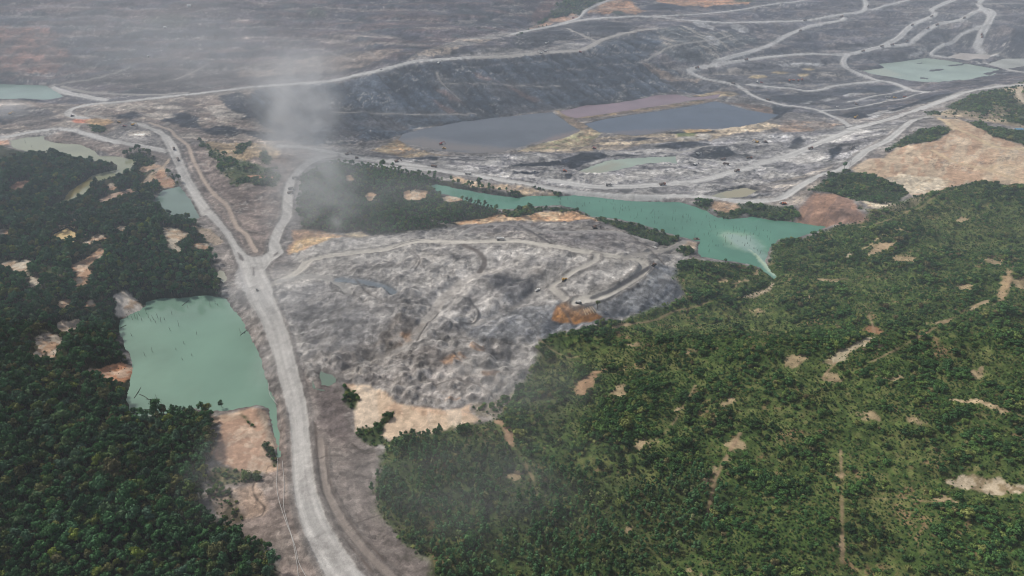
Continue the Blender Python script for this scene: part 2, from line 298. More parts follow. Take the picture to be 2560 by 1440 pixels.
# --- forests
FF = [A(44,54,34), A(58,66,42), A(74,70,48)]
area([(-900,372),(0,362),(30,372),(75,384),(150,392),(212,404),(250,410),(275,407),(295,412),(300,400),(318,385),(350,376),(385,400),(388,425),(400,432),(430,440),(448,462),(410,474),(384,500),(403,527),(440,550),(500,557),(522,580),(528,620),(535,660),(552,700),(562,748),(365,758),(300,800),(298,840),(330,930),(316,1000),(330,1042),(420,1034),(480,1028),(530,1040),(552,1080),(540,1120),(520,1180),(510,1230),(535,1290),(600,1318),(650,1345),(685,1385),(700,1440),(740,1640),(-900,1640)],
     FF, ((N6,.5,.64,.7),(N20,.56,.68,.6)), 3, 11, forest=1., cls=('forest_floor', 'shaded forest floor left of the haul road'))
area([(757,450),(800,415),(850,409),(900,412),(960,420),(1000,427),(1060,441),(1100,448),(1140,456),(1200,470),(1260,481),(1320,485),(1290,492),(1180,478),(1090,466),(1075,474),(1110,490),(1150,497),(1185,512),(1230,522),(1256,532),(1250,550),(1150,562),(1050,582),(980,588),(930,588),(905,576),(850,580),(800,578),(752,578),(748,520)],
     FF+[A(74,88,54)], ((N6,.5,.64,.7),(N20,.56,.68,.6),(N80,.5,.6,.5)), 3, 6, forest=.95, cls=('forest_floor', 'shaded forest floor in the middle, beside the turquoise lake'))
# bare patches in the left forest
TAN, PALE = A(196,164,132), A(222,208,186)
T2 = ((N6,.45,.6,.8),)
for P, c in [([(25,470),(50,455),(72,452),(62,465),(30,474)], [A(176,134,112),A(150,120,100)]), ([(250,500),(280,485),(312,478),(340,467),(330,478),(300,492),(266,512),(255,508)], [A(204,176,154),A(168,134,112)]),
             ([(416,569),(440,574),(470,584),(463,597),(433,608),(446,628),(430,618),(418,597)], [PALE,TAN]), ([(185,663),(218,648),(252,623),(254,638),(232,655),(218,668),(226,685),(205,696),(191,675)], [A(206,166,134),A(222,200,176)]),
             ([(3,661),(27,653),(44,665),(60,651),(72,655),(57,675),(64,688),(94,695),(97,712),(81,718),(77,695),(47,678),(20,668)], [PALE,TAN]), ([(292,742),(309,730),(346,752),(336,769),(312,779),(296,772)], [A(226,214,200),TAN]),
             ([(148,826),(158,806),(178,809),(195,802),(175,819),(155,828)], [A(216,196,176),TAN]), ([(84,893),(101,870),(87,846),(118,834),(138,838),(155,843),(144,863),(134,897),(118,880)], [A(226,208,186),A(210,166,130)]),
             ([(255,927),(296,913),(336,917),(336,930),(296,950),(275,947)], [A(206,150,114),A(224,196,170)]), ([(484,567),(524,574),(551,604),(537,611),(521,591)], [A(176,158,138),A(150,138,116)]),
             ([(355,460),(372,445),(395,432),(405,420),(412,425),(395,440),(378,455),(365,460)], [A(196,168,140),TAN]), ([(400,425),(412,440),(428,452),(432,468),(412,470),(405,455),(395,440)], [A(184,142,114),TAN]), ([(350,420),(385,410),(400,418),(370,430),(352,428)], [A(190,160,136),TAN])]:
    area(P, c, T2, .8, 6, clear=True, grow=2.2, bush=.09)
for cx, cy, rx, ry in [(308,573,14,7),(247,596,14,9),(505,616,16,6),(280,465,8,6),(10,580,14,6),(220,608,10,5),(200,700,8,6),(228,756,6,5),(162,757,6,4),(226,925,6,4)]:
    blob(cx,cy,rx,ry,[A(196,160,130),PALE],noises=T2,feather=.8,rough=6,clear=True,grow=2.2,bush=.09)
area([(70,660),(110,665),(150,675),(160,685),(120,690),(95,690),(75,678)], [A(82,94,56)], (), 3, 6, forest=.25, bush=.5)
for cx, cy, rx, ry in [(1040,486,26,11),(928,491,9,7),(1127,498,20,5),(872,446,7,6)]: blob(cx,cy,rx,ry,[A(214,178,144),PALE],noises=T2,feather=.8,rough=6,clear=True,grow=2.2,bush=.09)
# bare pad south of the left pond and the ground to its right
area([(690,985),(714,1000),(730,1130),(735,1240),(772,1370),(815,1440),(880,1560),(900,1640),(720,1640),(705,1450),(690,1390),(640,1340),(560,1300),(525,1240),(560,1200),(650,1190),(690,1170)],
     [A(142,128,119), A(158,146,136), A(118,106,98)], ((N20,.48,.6,.7),(N6,.54,.66,.6)), 3, 6, cls=('terrain', 'brown dusty verge left of the main haul road'))
area([(523,1043),(572,1034),(636,1016),(668,1024),(679,1076),(691,1116),(675,1134),(691,1171),(663,1184),(602,1180),(541,1159),(530,1131),(548,1107),(552,1061)],
     [A(206,176,150), A(190,154,130), A(216,192,168)], ((N20,.46,.58,.8),(N6,.54,.66,.7)), 2, 3.5, cls=('terrain', 'tan bare earth pad at the south end of the left pond'), smooth=.85)
area([(640,1022),(668,1026),(680,1078),(690,1112),(675,1110),(655,1070)], [A(158,146,130)], (), 2, 3, k=.8)
area([(600,1036),(615,1040),(632,1062),(640,1072),(622,1060)], [A(84,90,58)], (), 1.5, 2.5, bush=.5)
area([(662,1110),(680,1120),(690,1145),(688,1165),(672,1140)], [A(66,78,48)], (), 2, 3, bush=.9)
area([(535,1150),(600,1180),(660,1184),(640,1200),(560,1215),(520,1210)], [A(96,96,66),A(130,118,90)], ((N6,.45,.6,.8),), 3, 5, bush=.55)
area([(515,1235),(560,1225),(590,1250),(605,1290),(580,1310),(540,1290)], [A(88,80,64),A(150,132,116)], ((N6,.48,.6,.9),), 3, 5, bush=.45)
area([(585,1225),(640,1210),(655,1235),(660,1275),(630,1290),(600,1260)], [A(176,152,132)], (), 3, 5, k=.8)
# brown verge on the right of the haul road
area([(745,900),(775,960),(800,950),(850,960),(870,985),(870,1030),(890,1085),(935,1115),(950,1150),(948,1230),(965,1300),(1010,1345),(1070,1395),(1105,1450),(1200,1640),(1080,1640),(915,1440),(860,1367),(800,1238),(780,1122),(770,1000)],
     [A(142,131,124), A(158,148,140), A(118,110,105)], ((N20,.46,.6,.8),(NS,.52,.64,.7)), 3, 6, cls=('terrain', 'cracked brown bare ground right of the main haul road'))
area([(800,960),(850,962),(862,1000),(870,1060),(860,1100),(820,1080),(790,1040)], [A(116,106,102), A(96,88,86)], ((N6,.5,.62,.8),), 3, 6)
# --- spoil tip in the centre
SPOIL = [(668,703),(690,700),(720,690),(755,668),(730,640),(748,604),(850,592),(930,590),(1000,583),(1150,563),(1260,546),(1330,532),(1400,526),(1470,540),(1520,556),(1600,580),(1690,610),(1720,640),(1700,660),(1690,690),(1712,735),(1650,775),(1560,800),(1500,815),(1400,832),(1350,850),(1335,920),(1290,975),(1250,1010),(1180,1010),(1100,1024),(1000,1012),(960,982),(860,958),(800,950),(770,930),(745,880),(712,800),(680,735)]
un = X*.55+Y*.83; vn = -X*.83+Y*.55
NSP = fbm(un*.2, vn*.9, 7, 4, 41)
idx, a = area(SPOIL, [A(172,167,161), A(148,144,140), A(198,192,184), A(120,117,115)], ((N20,.46,.62,.5),(N80,.48,.6,.6),(N6,.62,.74,.5)), 3, 5, cls=('spoil_heap', 'broad grey mine spoil heap in the middle of the scene'))
SPI = idx; SPA = a
mixc(idx, A(108,106,106), a*sstep(.56,.68,NSP[idx])*.4); mixc(idx, A(182,176,169), a*sstep(.56,.68,fbm(X[idx],Y[idx],45,5,43))*.6)
mixc(idx, A(88,87,88), a*sstep(.60,.70,fbm(X[idx],Y[idx]*.6,12,5,47,.68))*.3)
area([(1060,545),(1150,565),(1260,548),(1330,534),(1400,528),(1500,556),(1620,590),(1700,615),(1650,640),(1500,630),(1350,605),(1200,585)], [A(132,127,124), A(166,158,150), A(98,92,90)], ((NH,.48,.6,.8),(N6,.56,.68,.8)), 3, 6)
area([(760,900),(900,850),(1050,870),(1180,900),(1280,930),(1250,1005),(1180,1005),(1100,1020),(1000,1008),(960,978),(860,955),(790,945)], [A(134,125,118),A(152,145,138),A(112,106,102)], ((N20,.46,.6,.7),(N6,.54,.66,.7)), 5, 9, k=.6)
area([(1000,790),(1060,800),(1020,850),(960,875),(930,860),(970,820)], [A(124,114,104),A(150,124,94)], ((N6,.52,.66,.7),), 4, 7, k=.7)
TOE = [(1395,752),(1440,770),(1510,740),(1610,690),(1645,662),(1695,672),(1712,735),(1650,775),(1500,806),(1400,830),(1350,848),(1330,800)]
idx, a = area(TOE, [A(118,121,126), A(146,147,148), A(86,90,96)], ((NSP,.5,.62,.8),(NSP,.28,.44,-.0)), 2.5, 4); mixc(idx, A(84,88,94), a*sstep(.46,.34,NSP[idx])*.8)
area([(1130,790),(1300,762),(1390,760),(1360,810),(1345,850),(1280,858),(1200,850)], [A(134,134,134), A(106,107,110), A(160,157,153)], ((NSP,.5,.62,.8),(N6,.58,.7,.6)), 2.5, 4)
area([(1205,838),(1290,858),(1285,885),(1250,906),(1222,880)], [A(84,84,85),A(108,106,105)], ((N6,.5,.64,.7),), 2.5, 4)
area([(1205,680),(1330,690),(1340,730),(1285,760),(1240,720)], [A(100,99,100),A(124,122,120)], ((N6,.5,.64,.7),), 3, 5)
area([(690,740),(800,700),(860,720),(900,770),(960,810),(900,860),(820,880),(760,860),(720,800)], [A(124,122,121), A(146,142,138), A(96,95,97)], ((NSP,.48,.6,.8),(N20,.54,.66,.8)), 5, 8, k=.8)
for cx, cy, rx, ry in [(1190,700,14,5),(1175,740,16,7),(1160,760,22,10),(1195,620,18,6),(1155,640,22,8),(1135,620,14,6),(1330,650,14,8),(1390,655,28,12),(1350,680,12,8),(1440,600,26,7),(1480,590,24,6),(1120,820,16,8),(1100,600,40,4),(1270,705,26,12),(1060,900,14,6),(1220,870,20,10),(1420,640,20,6)]:
    blob(cx,cy,rx,ry,[A(88,87,89)],feather=4,rough=9,k=.55)
for cx, cy, rx, ry in [(1300,650,12,8),(1345,670,10,10),(1075,640,30,12),(1050,655,20,10),(1020,765,12,6),(1190,790,16,5),(1230,665,30,7),(1400,560,60,5),(1190,930,18,8),(1240,860,8,10),(1170,905,16,8),(890,930,24,12),(950,1000,16,6),(1330,590,30,6)]:
    blob(cx,cy,rx,ry,[A(196,188,178)],feather=4,rough=9,k=.65)
for cx, cy, rx, ry in [(1020,830,14,12),(1000,850,8,6),(1190,868,16,10),(1150,895,14,8),(1120,905,12,10),(1230,930,20,6),(1130,1000,20,5)]: blob(cx,cy,rx,ry,[A(186,140,98)],feather=2,rough=5,k=.6)
area([(1380,800),(1384,780),(1392,764),(1412,754),(1442,758),(1470,770),(1494,786),(1508,796),(1498,804),(1440,807),(1400,808)], [A(164,112,52), A(142,94,46), A(180,128,66)], ((N6,.46,.58,.8),(N2,.55,.7,.8)), 1.2, 1.5, cls=('terrain', 'small orange earth patch at the foot of the spoil heap'))
area([(727,577),(790,574),(850,588),(880,592),(820,600),(765,622),(725,636),(718,625),(735,600)], [A(180,148,122),A(196,166,134)], ((N6,.46,.58,.8),), 2.5, 4)
area([(725,632),(738,604),(777,592),(820,594),(852,590),(820,604),(765,616),(742,632)], [A(212,180,136)], (), 2, 2.5)
area([(858,584),(905,580),(922,592),(885,596)], [A(224,206,176)], (), 2, 2.5)
# tan bench along the lake's south shore
area([(1215,545),(1260,532),(1330,540),(1350,530),(1400,527),(1440,526),(1470,542),(1500,556),(1460,548),(1400,550),(1330,556),(1240,556),(1150,562),(1130,556)], [A(206,164,126), A(222,196,160), A(150,130,112)], ((N6,.48,.6,.8),(NH,.56,.68,.7)), 2, 3.5)
area([(1250,535),(1290,527),(1340,520),(1400,518),(1445,527),(1480,545),(1540,552),(1600,566),(1660,582),(1692,598),(1690,612),(1640,604),(1560,575),(1500,556),(1470,540),(1430,527),(1360,526),(1330,538),(1290,545)], [A(62,78,46)], (), 2, 3, bush=1.)
area([(1690,606),(1720,602),(1745,608),(1740,622),(1715,622)], [A(200,178,154)], (), 1.5, 2.5)
area([(1688,622),(1720,620),(1735,632),(1715,640)], [A(66,84,46)], (), 1.5, 2.5, bush=.9)
# tan pad south of the spoil
area([(858,958),(917,967),(964,980),(984,1004),(1038,1017),(1102,1024),(1152,1022),(1179,1007),(1176,1034),(1203,1047),(1186,1057),(1119,1074),(1068,1089),(1001,1084),(978,1104),(954,1088),(968,1044),(985,1030),(960,1040),(941,1071),(890,1074),(887,1037),(890,994)],
     [A(222,196,168), A(208,174,146), A(230,210,186)], ((N20,.5,.62,.7),(NS,.52,.64,.8)), 1.5, 2.5, cls=('terrain', 'smooth tan earth pad south of the spoil heap'), smooth=.85)
area([(945,1066),(960,1040),(985,1030),(982,1042),(962,1060),(950,1088),(975,1104),(1010,1086),(1070,1092),(1000,1110),(930,1115),(893,1085),(900,1072)], [A(66,80,46)], (), 1.5, 2.5, bush=1.)
area([(858,965),(878,975),(892,1000),(888,1020),(868,1010)], [A(72,84,52)], (), 2, 3, bush=.8)
area([(960,1130),(1000,1110),(1030,1140),(1010,1165),(985,1150)], [A(150,140,128)], (), 2, 4, k=.9)
# --- vegetated hillside on the right
HB = [(1690,668),(1700,655),(1740,648),(1790,655),(1850,662),(1890,670),(1912,668),(1926,645),(1930,618),(1950,604),(2000,598),(2050,583),(2090,566),(2150,556),(2180,530),(2230,510),(2290,492),(2360,472),(2430,458),(2500,462),(2560,466),(3400,480),(3400,1640),(1190,1640),(1085,1440),(1065,1400),(1040,1370),(995,1340),(962,1290),(950,1230),(952,1160),(962,1110),(1000,1095),(1100,1082),(1180,1062),(1235,1052),(1270,1020),(1292,980),(1332,930),(1352,852),(1400,832),(1500,816),(1560,800),(1650,772),(1712,738),(1692,700)]
NV = fbm(X*.8+Y*.3, Y*1.1, 60, 4, 51)
idx, a = area(HB, [A(92,108,56), A(112,116,68), A(74,98,46), A(132,124,84)], ((N20,.48,.62,.8),(NV,.46,.56,.8),(N6,.66,.78,.6)), 3, 6, cls=('grass', 'grassy scrub hillside covering the right foreground'))
BUSH[idx] = np.maximum(BUSH[idx]*(1-a), a*(.10+.80*sstep(.37,.60,NV[idx]*.5+N80[idx]*.2+N20[idx]*.3)))
HBI, HBA = idx, a
NT = fbm(X[idx], Y[idx], 5, 3, 55); mixc(idx, A(60,80,40), a*sstep(.5,.64,NT)*.75); mixc(idx, A(118,118,72), a*sstep(.42,.3,NT)*.55)
mixc(idx, A(150,124,92), a*sstep(.66,.74,fbm(X[idx],Y[idx]*1.3,26,4,57))*sstep(.5,.6,N2[idx])*.8)
for P, k_ in (([(2150,570),(2250,520),(2420,475),(2700,480),(2700,900),(2400,920),(2250,860),(2060,760)], .45), ([(2300,1080),(2700,1050),(2700,1500),(2150,1500),(2125,1200)], .6), ([(2085,1080),(2125,1080),(2130,1500),(2080,1500)], .15), ([(1790,1090),(1860,1100),(1840,1200),(1790,1300),(1770,1440),(1700,1440),(1750,1250)], .3), ([(1720,690),(1850,735),(1950,790),(2100,760),(2050,660),(1960,680)], .5), ([(1380,850),(1460,845),(1480,900),(1400,930),(1340,930)], .45), ([(1530,1400),(1700,1370),(1780,1440),(1760,1560),(1480,1560)], .3)):
    i_, a_, _ = px_area('', P, 8, 16); BUSH[i_] *= 1-a_*(1-k_)
# plantation belt in the lower middle
idx, a = area([(960,1120),(1050,1090),(1180,1066),(1240,1060),(1300,1130),(1380,1160),(1500,1180),(1640,1190),(1760,1170),(1850,1250),(1800,1340),(1700,1400),(1640,1460),(1640,1640),(1200,1640),(1090,1440),(1060,1390),(1000,1340),(965,1290),(952,1210)], [A(60,72,42)], (), 8, 16, k=.5)
PLAN[idx] = np.maximum(PLAN[idx], sstep(.15,.85,a)*sstep(.28,.46,fbm(X[idx],Y[idx],40,4,53))); BUSH[idx] = np.where(a > .15, BUSH[idx]*.4, BUSH[idx])
area([(1270,980),(1330,930),(1400,950),(1420,1030),(1380,1080),(1280,1060)], [A(92,98,62)], (), 8, 14, k=.6, bush=.45)
area([(1180,1010),(1240,1000),(1290,970),(1270,1010),(1235,1045),(1190,1040),(1178,1025)], [A(150,140,124),A(104,104,72)], ((N6,.46,.6,.8),), 3, 5, bush=.2)
def bare(P, c, rough=7.): area(P, c, ((N6,.46,.6,.8),), 1.2, rough, k=.9, clear=True, bush=.1)
for P, c in [([(1435,995),(1440,960),(1470,935),(1500,915),(1532,908),(1502,935),(1482,960),(1468,990)], [A(186,150,118),A(168,134,104)]), ([(2060,905),(2100,880),(2150,860),(2190,850),(2172,868),(2120,893),(2085,912)], [A(206,190,160),A(150,128,96)]),
             ([(2370,1195),(2440,1180),(2500,1200),(2560,1222),(2600,1240),(2520,1228),(2450,1215)], [A(206,188,162),A(140,120,90)]), ([(2380,1010),(2440,1010),(2515,1045),(2500,1046),(2440,1022)], [A(206,182,146),A(160,136,104)]),
             ([(2410,785),(2460,765),(2470,770),(2420,792)], [A(196,174,140)]), ([(2515,680),(2528,685),(2512,745),(2495,760)], [A(190,162,126)]), ([(1240,1050),(1262,1060),(1280,1100),(1290,1135),(1276,1130),(1258,1085)], [A(170,138,112)]),
             ([(2095,655),(2130,637),(2125,645),(2095,664)], [A(214,196,164)]), ([(2170,640),(2200,610),(2250,610),(2220,625),(2190,632)], [A(190,164,132)]), ([(2160,625),(2240,570),(2300,590),(2220,575)], [A(190,168,130)]),
             ([(2170,820),(2205,835),(2200,845),(2160,828)], [A(160,120,90)])]: bare(P, c)
for cx, cy, rx, ry, g in [(2265,650,32,11,0),(2080,695,32,5,0),(2195,618,20,9,0),(1620,1112,34,13,-.3),(2080,940,32,8,0),(2405,546,17,8,0),(2105,1163,5,22,0),(2105,1352,5,26,0),(1725,880,20,6,-.2),(1590,858,15,6,0),(2020,745,15,8,0),(1285,1195,13,8,0),(1405,1254,14,9,0),(1640,1385,44,14,0),(1365,1205,10,8,0),(1350,1245,22,6,0),(1830,1130,10,30,.6),(1780,1195,10,20,.3),(2555,715,10,22,0),(2345,820,40,3,-.3),(2480,660,30,10,0),(2420,720,26,10,.4),(1790,665,7,5,0),(1810,700,8,5,0),(1850,705,20,6,-.2),(1890,680,16,9,0),(1690,1030,10,16,.3),(1990,900,30,5,-.3),(1820,1000,14,5,-.5),(2180,1190,30,6,0),(2340,1250,40,7,0),(2160,1030,20,4,0),(2280,1045,24,4,.3),(2350,1140,18,10,.5),(1725,1435,40,10,0),(1850,1415,20,8,0),(2240,945,18,4,0),(2180,870,14,5,0),(1900,770,14,3,0),(1545,815,30,4,-.2),(1480,1165,0,0,0),(1550,975,5,14,.3),(1640,1040,8,14,.5),(1575,1330,6,6,0),(2440,930,20,5,-.5),(2100,1130,0,0,0)]:
    if rx: blob(cx,cy,rx*.85,ry*.8,[A(196,170,136),A(158,134,104)],ang=g,noises=T2,feather=1.5,rough=11,k=.75,clear=True,bush=.12)
area([(1718,775),(1780,750),(1850,728),(1925,700),(1938,692),(1930,706),(1860,738),(1790,758),(1730,782)], [A(78,102,44)], (), 2, 4, bush=.8)
area([(1855,735),(1880,728),(1920,716),(1932,700),(1936,706),(1924,722),(1885,735),(1862,740)], [A(206,186,156)], (), 1.2, 1.5)
# --- far right: tan field, mounds, thickets
area([(2227,380),(2245,367),(2345,352),(2377,327),(2345,298),(2395,297),(2447,320),(2520,352),(2560,365),(3300,420),(3300,480),(2560,462),(2470,456),(2435,456),(2382,468),(2345,487),(2282,488),(2257,475),(2200,446),(2145,430),(2125,420),(2170,398),(2207,396)],
     [A(208,180,150), A(194,160,132), A(216,196,168)], ((N80,.44,.58,.8),(NSP,.5,.62,.7)), 2.5, 4, cls=('terrain', 'tan cleared field beyond the lake at far right'), smooth=.85)
area([(2207,447),(2257,435),(2345,445),(2382,455),(2357,477),(2320,486),(2275,483),(2250,470)], [A(230,214,188), A(206,184,154)], ((N6,.54,.66,.8),), 2.5, 5, smooth=.6)
area([(2320,290),(2400,262),(2560,205),(3000,190),(3000,330),(2560,322),(2420,300)], [A(158,144,120), A(190,170,140), A(128,122,92)], ((N20,.5,.62,.8),(N80,.5,.6,.8)), 3, 6, bush=.12)
area([(1990,548),(2002,517),(2035,482),(2086,484),(2130,500),(2147,524),(2172,546),(2150,556),(2086,558),(2036,565)], [A(156,126,110), A(180,142,118), A(134,112,102)], ((NSP,.46,.58,.8),(N20,.54,.66,.7)), 3, 5, cls=('mound', 'reddish brown bare mound at the east end of the lake'), smooth=.85)
for P in ([(2150,504),(2204,501),(2238,511),(2204,520),(2170,517)],): area(P, [A(232,216,188),A(208,180,146)], ((N6,.5,.64,.8),), 2, 4)
area([(2145,505),(2150,520),(2210,522),(2260,505),(2290,492),(2330,485),(2320,495),(2240,525),(2180,540),(2170,530)], [A(150,138,110),A(110,110,72)], ((N6,.46,.6,.8),), 2, 4, k=.8, bush=.2)
area([(1905,492),(1960,490),(2030,455),(2060,440),(2050,458),(2028,476),(2004,515),(1960,514),(1915,506)], [A(164,152,142),A(192,176,158)], ((N6,.48,.6,.8),), 2, 4)
GB = [A(60,76,44)]
for P, b in [([(1725,500),(1760,496),(1785,503),(1783,518),(1765,524),(1740,514)],1.),([(1842,508),(1880,505),(1930,514),(1985,520),(2000,535),(1985,548),(1930,546),(1880,538),(1850,528)],1.),([(1787,530),(1820,524),(1855,530),(1852,544),(1820,547),(1795,540)],1.),
             ([(2025,476),(2055,455),(2075,436),(2102,426),(2145,430),(2200,445),(2252,467),(2268,485),(2245,503),(2195,506),(2145,501),(2095,483)],1.),([(2217,378),(2232,360),(2255,350),(2290,330),(2325,325),(2370,316),(2378,326),(2345,350),(2295,358),(2245,368)],1.),
             ([(2362,267),(2395,252),(2445,237),(2470,230),(2487,227),(2525,240),(2562,270),(2555,283),(2530,280),(2502,263),(2480,258),(2485,268),(2457,277),(2407,275)],1.),([(2420,307),(2447,307),(2495,322),(2530,330),(2560,329),(2700,345),(2700,385),(2560,362),(2520,350),(2470,332)],1.),
             ([(2502,290),(2560,284),(2640,290),(2640,320),(2560,312),(2520,307)],.5),([(2310,282),(2345,278),(2350,284),(2320,288)],.8),([(1280,485),(1300,476),(1340,472),(1370,470),(1405,482),(1408,488),(1370,492),(1330,490),(1320,500),(1285,498)],.9),([(318,390),(345,380),(385,402),(383,415),(350,415),(330,400)],1.),([(1320,447),(1345,443),(1350,450),(1325,453)],.4)]:
    area(P, GB, (), 2, 3.5, bush=b)
# --- coal yard
area([(905,404),(950,395),(1100,392),(1300,383),(1500,372),(1700,352),(1850,342),(1950,332),(2050,322),(2130,312),(2200,308),(2290,296),(2170,362),(2100,415),(2060,432),(1960,490),(1850,500),(1700,490),(1500,482),(1300,452),(1100,424),(1000,414)],
     [A(150,147,147), A(180,176,171), A(116,113,115), A(84,84,88)], ((N20,.46,.56,.8),(NH,.5,.60,.7),(N6,.58,.66,.8)), 4, 7, cls=('terrain', 'pale churned floor of the coal loading yard'))
area([(1280,378),(1400,372),(1500,345),(1600,338),(1800,325),(1850,335),(1760,350),(1650,352),(1560,372),(1400,382)], [A(190,172,146), A(150,138,126), A(110,104,100)], ((NH,.48,.6,.8),(N6,.56,.68,.8)), 3, 6)
area([(1790,326),(1850,316),(1920,306),(1955,314),(1900,330),(1825,337)], [A(216,196,168)], (), 2, 3)
area([(1960,300),(2050,305),(2110,312),(2080,322),(1960,330),(1950,320)], [A(176,150,128),A(150,140,134)], ((N20,.46,.6,.8),), 3, 6)
area([(1860,258),(1920,268),(1960,282),(1930,288),(1880,276),(1800,255)], [A(150,126,108),A(116,104,98)], ((N6,.46,.6,.8),), 3, 5)
COAL = [A(32,37,46), A(66,70,78)]
for i, P in enumerate([[(1635,367),(1667,357),(1730,352),(1780,360),(1755,366),(1705,372),(1655,373)],[(1400,400),(1455,382),(1505,382),(1530,392),(1492,402),(1467,412),(1430,422),(1410,412)],[(1280,412),(1330,407),(1400,403),(1410,413),(1330,418),(1280,418)],[(1280,430),(1365,430),(1330,437),(1280,436)],
          [(1720,392),(1740,378),(1755,365),(1817,365),(1842,385),(1792,396),(1750,396)],[(1970,372),(1985,347),(2000,340),(2012,352),(1995,375)],[(2100,287),(2145,277),(2180,292),(2132,300)],[(2150,275),(2195,277),(2232,273),(2295,252),(2345,235),(2382,230),(2370,245),(2295,262),(2240,278)],[(1410,438),(1428,434),(1436,442),(1420,450),(1410,446)],
          [(1520,393),(1550,385),(1612,388),(1570,395)],[(1750,487),(1860,466),(1868,468),(1810,480),(1765,490)],[(1850,495),(1920,485),(1930,488),(1870,498)],[(1660,332),(1780,326),(1790,330),(1700,338)],[(1550,352),(1600,344),(1640,345),(1600,354)],[(870,385),(980,392),(1110,394),(1090,400),(950,398)],[(1540,472),(1580,472),(1584,478),(1560,480)],[(2070,375),(2110,360),(2100,385),(2075,400)],[(1930,262),(1990,268),(1960,290),(1935,300)]]):
    area(P, COAL, ((N6,.54,.66,.8),(NH,.6,.7,.5))[:1], 2, 4, k=1., cls=('coal_stockpile', ['black coal streak on the yard beyond the grey pond','largest black coal pile left of the grey green pond','long black coal band beside the dark pond yard','thin black coal seam strip above the haul road','black coal pile under the white excavator','small round black coal pile on the pale yard','black coal face beside the yellow excavator','long black coal bank below the main right road','small coal cone at the left end of the yard','low black coal ridge behind the grey green pond','black coal bank beside the small tan pool','short black bank below the small tan pool','dark strip along the edge of the right dark pond','dark coal scrap between pond and track','thin dark coal line beside the middle road','small dark coal smear below the haul road','dark spoil clump beside the right yard road','dark coal bank at the tip of the right dark pond'][i]))
for P, c, k_ in [([(1290,377),(1350,361),(1420,347),(1452,330),(1482,325),(1502,338),(1470,364),(1400,372),(1330,376)], [A(168,154,128),A(160,158,116),A(176,150,122)], 1), ([(930,376),(985,352),(1012,340),(1040,334),(1010,352),(1015,366),(1080,384),(1140,392),(1000,392)], [A(172,154,126),A(140,130,120),A(182,148,108)], 1),
              ([(1386,278),(1402,278),(1425,298),(1470,322),(1452,330),(1428,322),(1405,300)], [A(150,132,112),A(172,148,112)], 1), ([(1420,298),(1520,286),(1600,274),(1700,262),(1790,250),(1800,255),(1700,270),(1600,285),(1500,298),(1440,306)], [A(132,116,104),A(170,146,112)], 1),
              ([(1725,242),(1790,228),(1830,228),(1850,236),(1800,245),(1760,250)], [A(184,164,130),A(176,146,118)], 1), ([(1700,326),(1760,322),(1780,326),(1720,334)], [A(190,158,112)], .8), ([(1690,335),(1740,332),(1735,345),(1695,342)], [A(112,126,72)], .8), ([(985,350),(1100,318),(1260,292),(1380,280),(1330,290),(1200,306),(1060,328)], [A(150,122,106)], .7)]:
    area(P, c, ((N20,.46,.58,.8),(N6,.54,.66,.8))[:len(c)-1], 2, 4, k=k_)
for cx, cy, rx, ry in [(1310,395,30,5),(1360,390,20,4),(1720,345,24,4),(1760,340,20,7),(1520,450,50,10),(1600,440,40,10),(1640,430,26,6),(1100,405,22,4),(2010,395,60,12),(2080,345,50,10),(2140,330,30,8),(1950,440,50,8),(1790,445,0,0),(1870,455,40,6),(1250,440,40,4),(1480,430,40,8),(1960,480,0,0)]:
    if rx: blob(cx,cy,rx,ry,[A(204,199,192)],feather=3,rough=7,k=.7)
area([(1860,470),(1960,450),(2060,420),(2090,410),(2060,432),(1960,482),(1900,486)], [A(150,144,140),A(112,108,108),A(190,178,164)], ((N6,.5,.62,.8),(NH,.56,.68,.8)), 3, 5)
area([(1240,462),(1330,470),(1400,482),(1330,487),(1250,478),(1160,460),(1120,448),(1150,446)], [A(206,180,148),A(160,148,138)], ((N6,.46,.6,.8),), 2, 4)
area([(1130,440),(1160,446),(1170,458),(1140,455)], [A(214,182,146)], (), 2, 3)
area([(1420,484),(1500,488),(1600,494),(1700,496),(1790,501),(1730,506),(1600,500),(1500,491)], [A(140,132,126)], (), 2, 3)
area([(1780,503),(1840,505),(1850,520),(1830,530),(1790,525),(1775,515)], [A(206,172,140),A(170,140,112)], ((N6,.5,.62,.8),), 2, 3)
blob(185,591,30,20,[A(222,192,140)],feather=1.5,rough=3,k=.0)

# fine mottling, gullies and trodden lines of the bare ground everywhere
VEGM = np.zeros(len(X), np.float32); VEGM[HBI] = HBA; soil = 1-np.clip(FOR+PLAN*.6+BUSH*.4+VEGM, 0, 1)
RGB *= (1+(soil*(1-.65*SMT)*((GR-.5)*1.6+(GF-.5)*1.0))[:, None]).clip(.4, 1.8)
wl = sstep(.02, .004, RI)*soil*sstep(.45, .6, fbm(X, Y, 90, 3, 84)); RGB[:] = RGB*(1-.45*wl[:, None])+A(190,184,176)[None]*.45*wl[:, None]
wd = sstep(.018, .004, np.abs(fbm(X, Y*.7, 55, 5, 86, .62)-.5))*soil*sstep(.45, .6, fbm(X, Y, 110, 3, 87)); RGB *= (1-.4*wd[:, None])
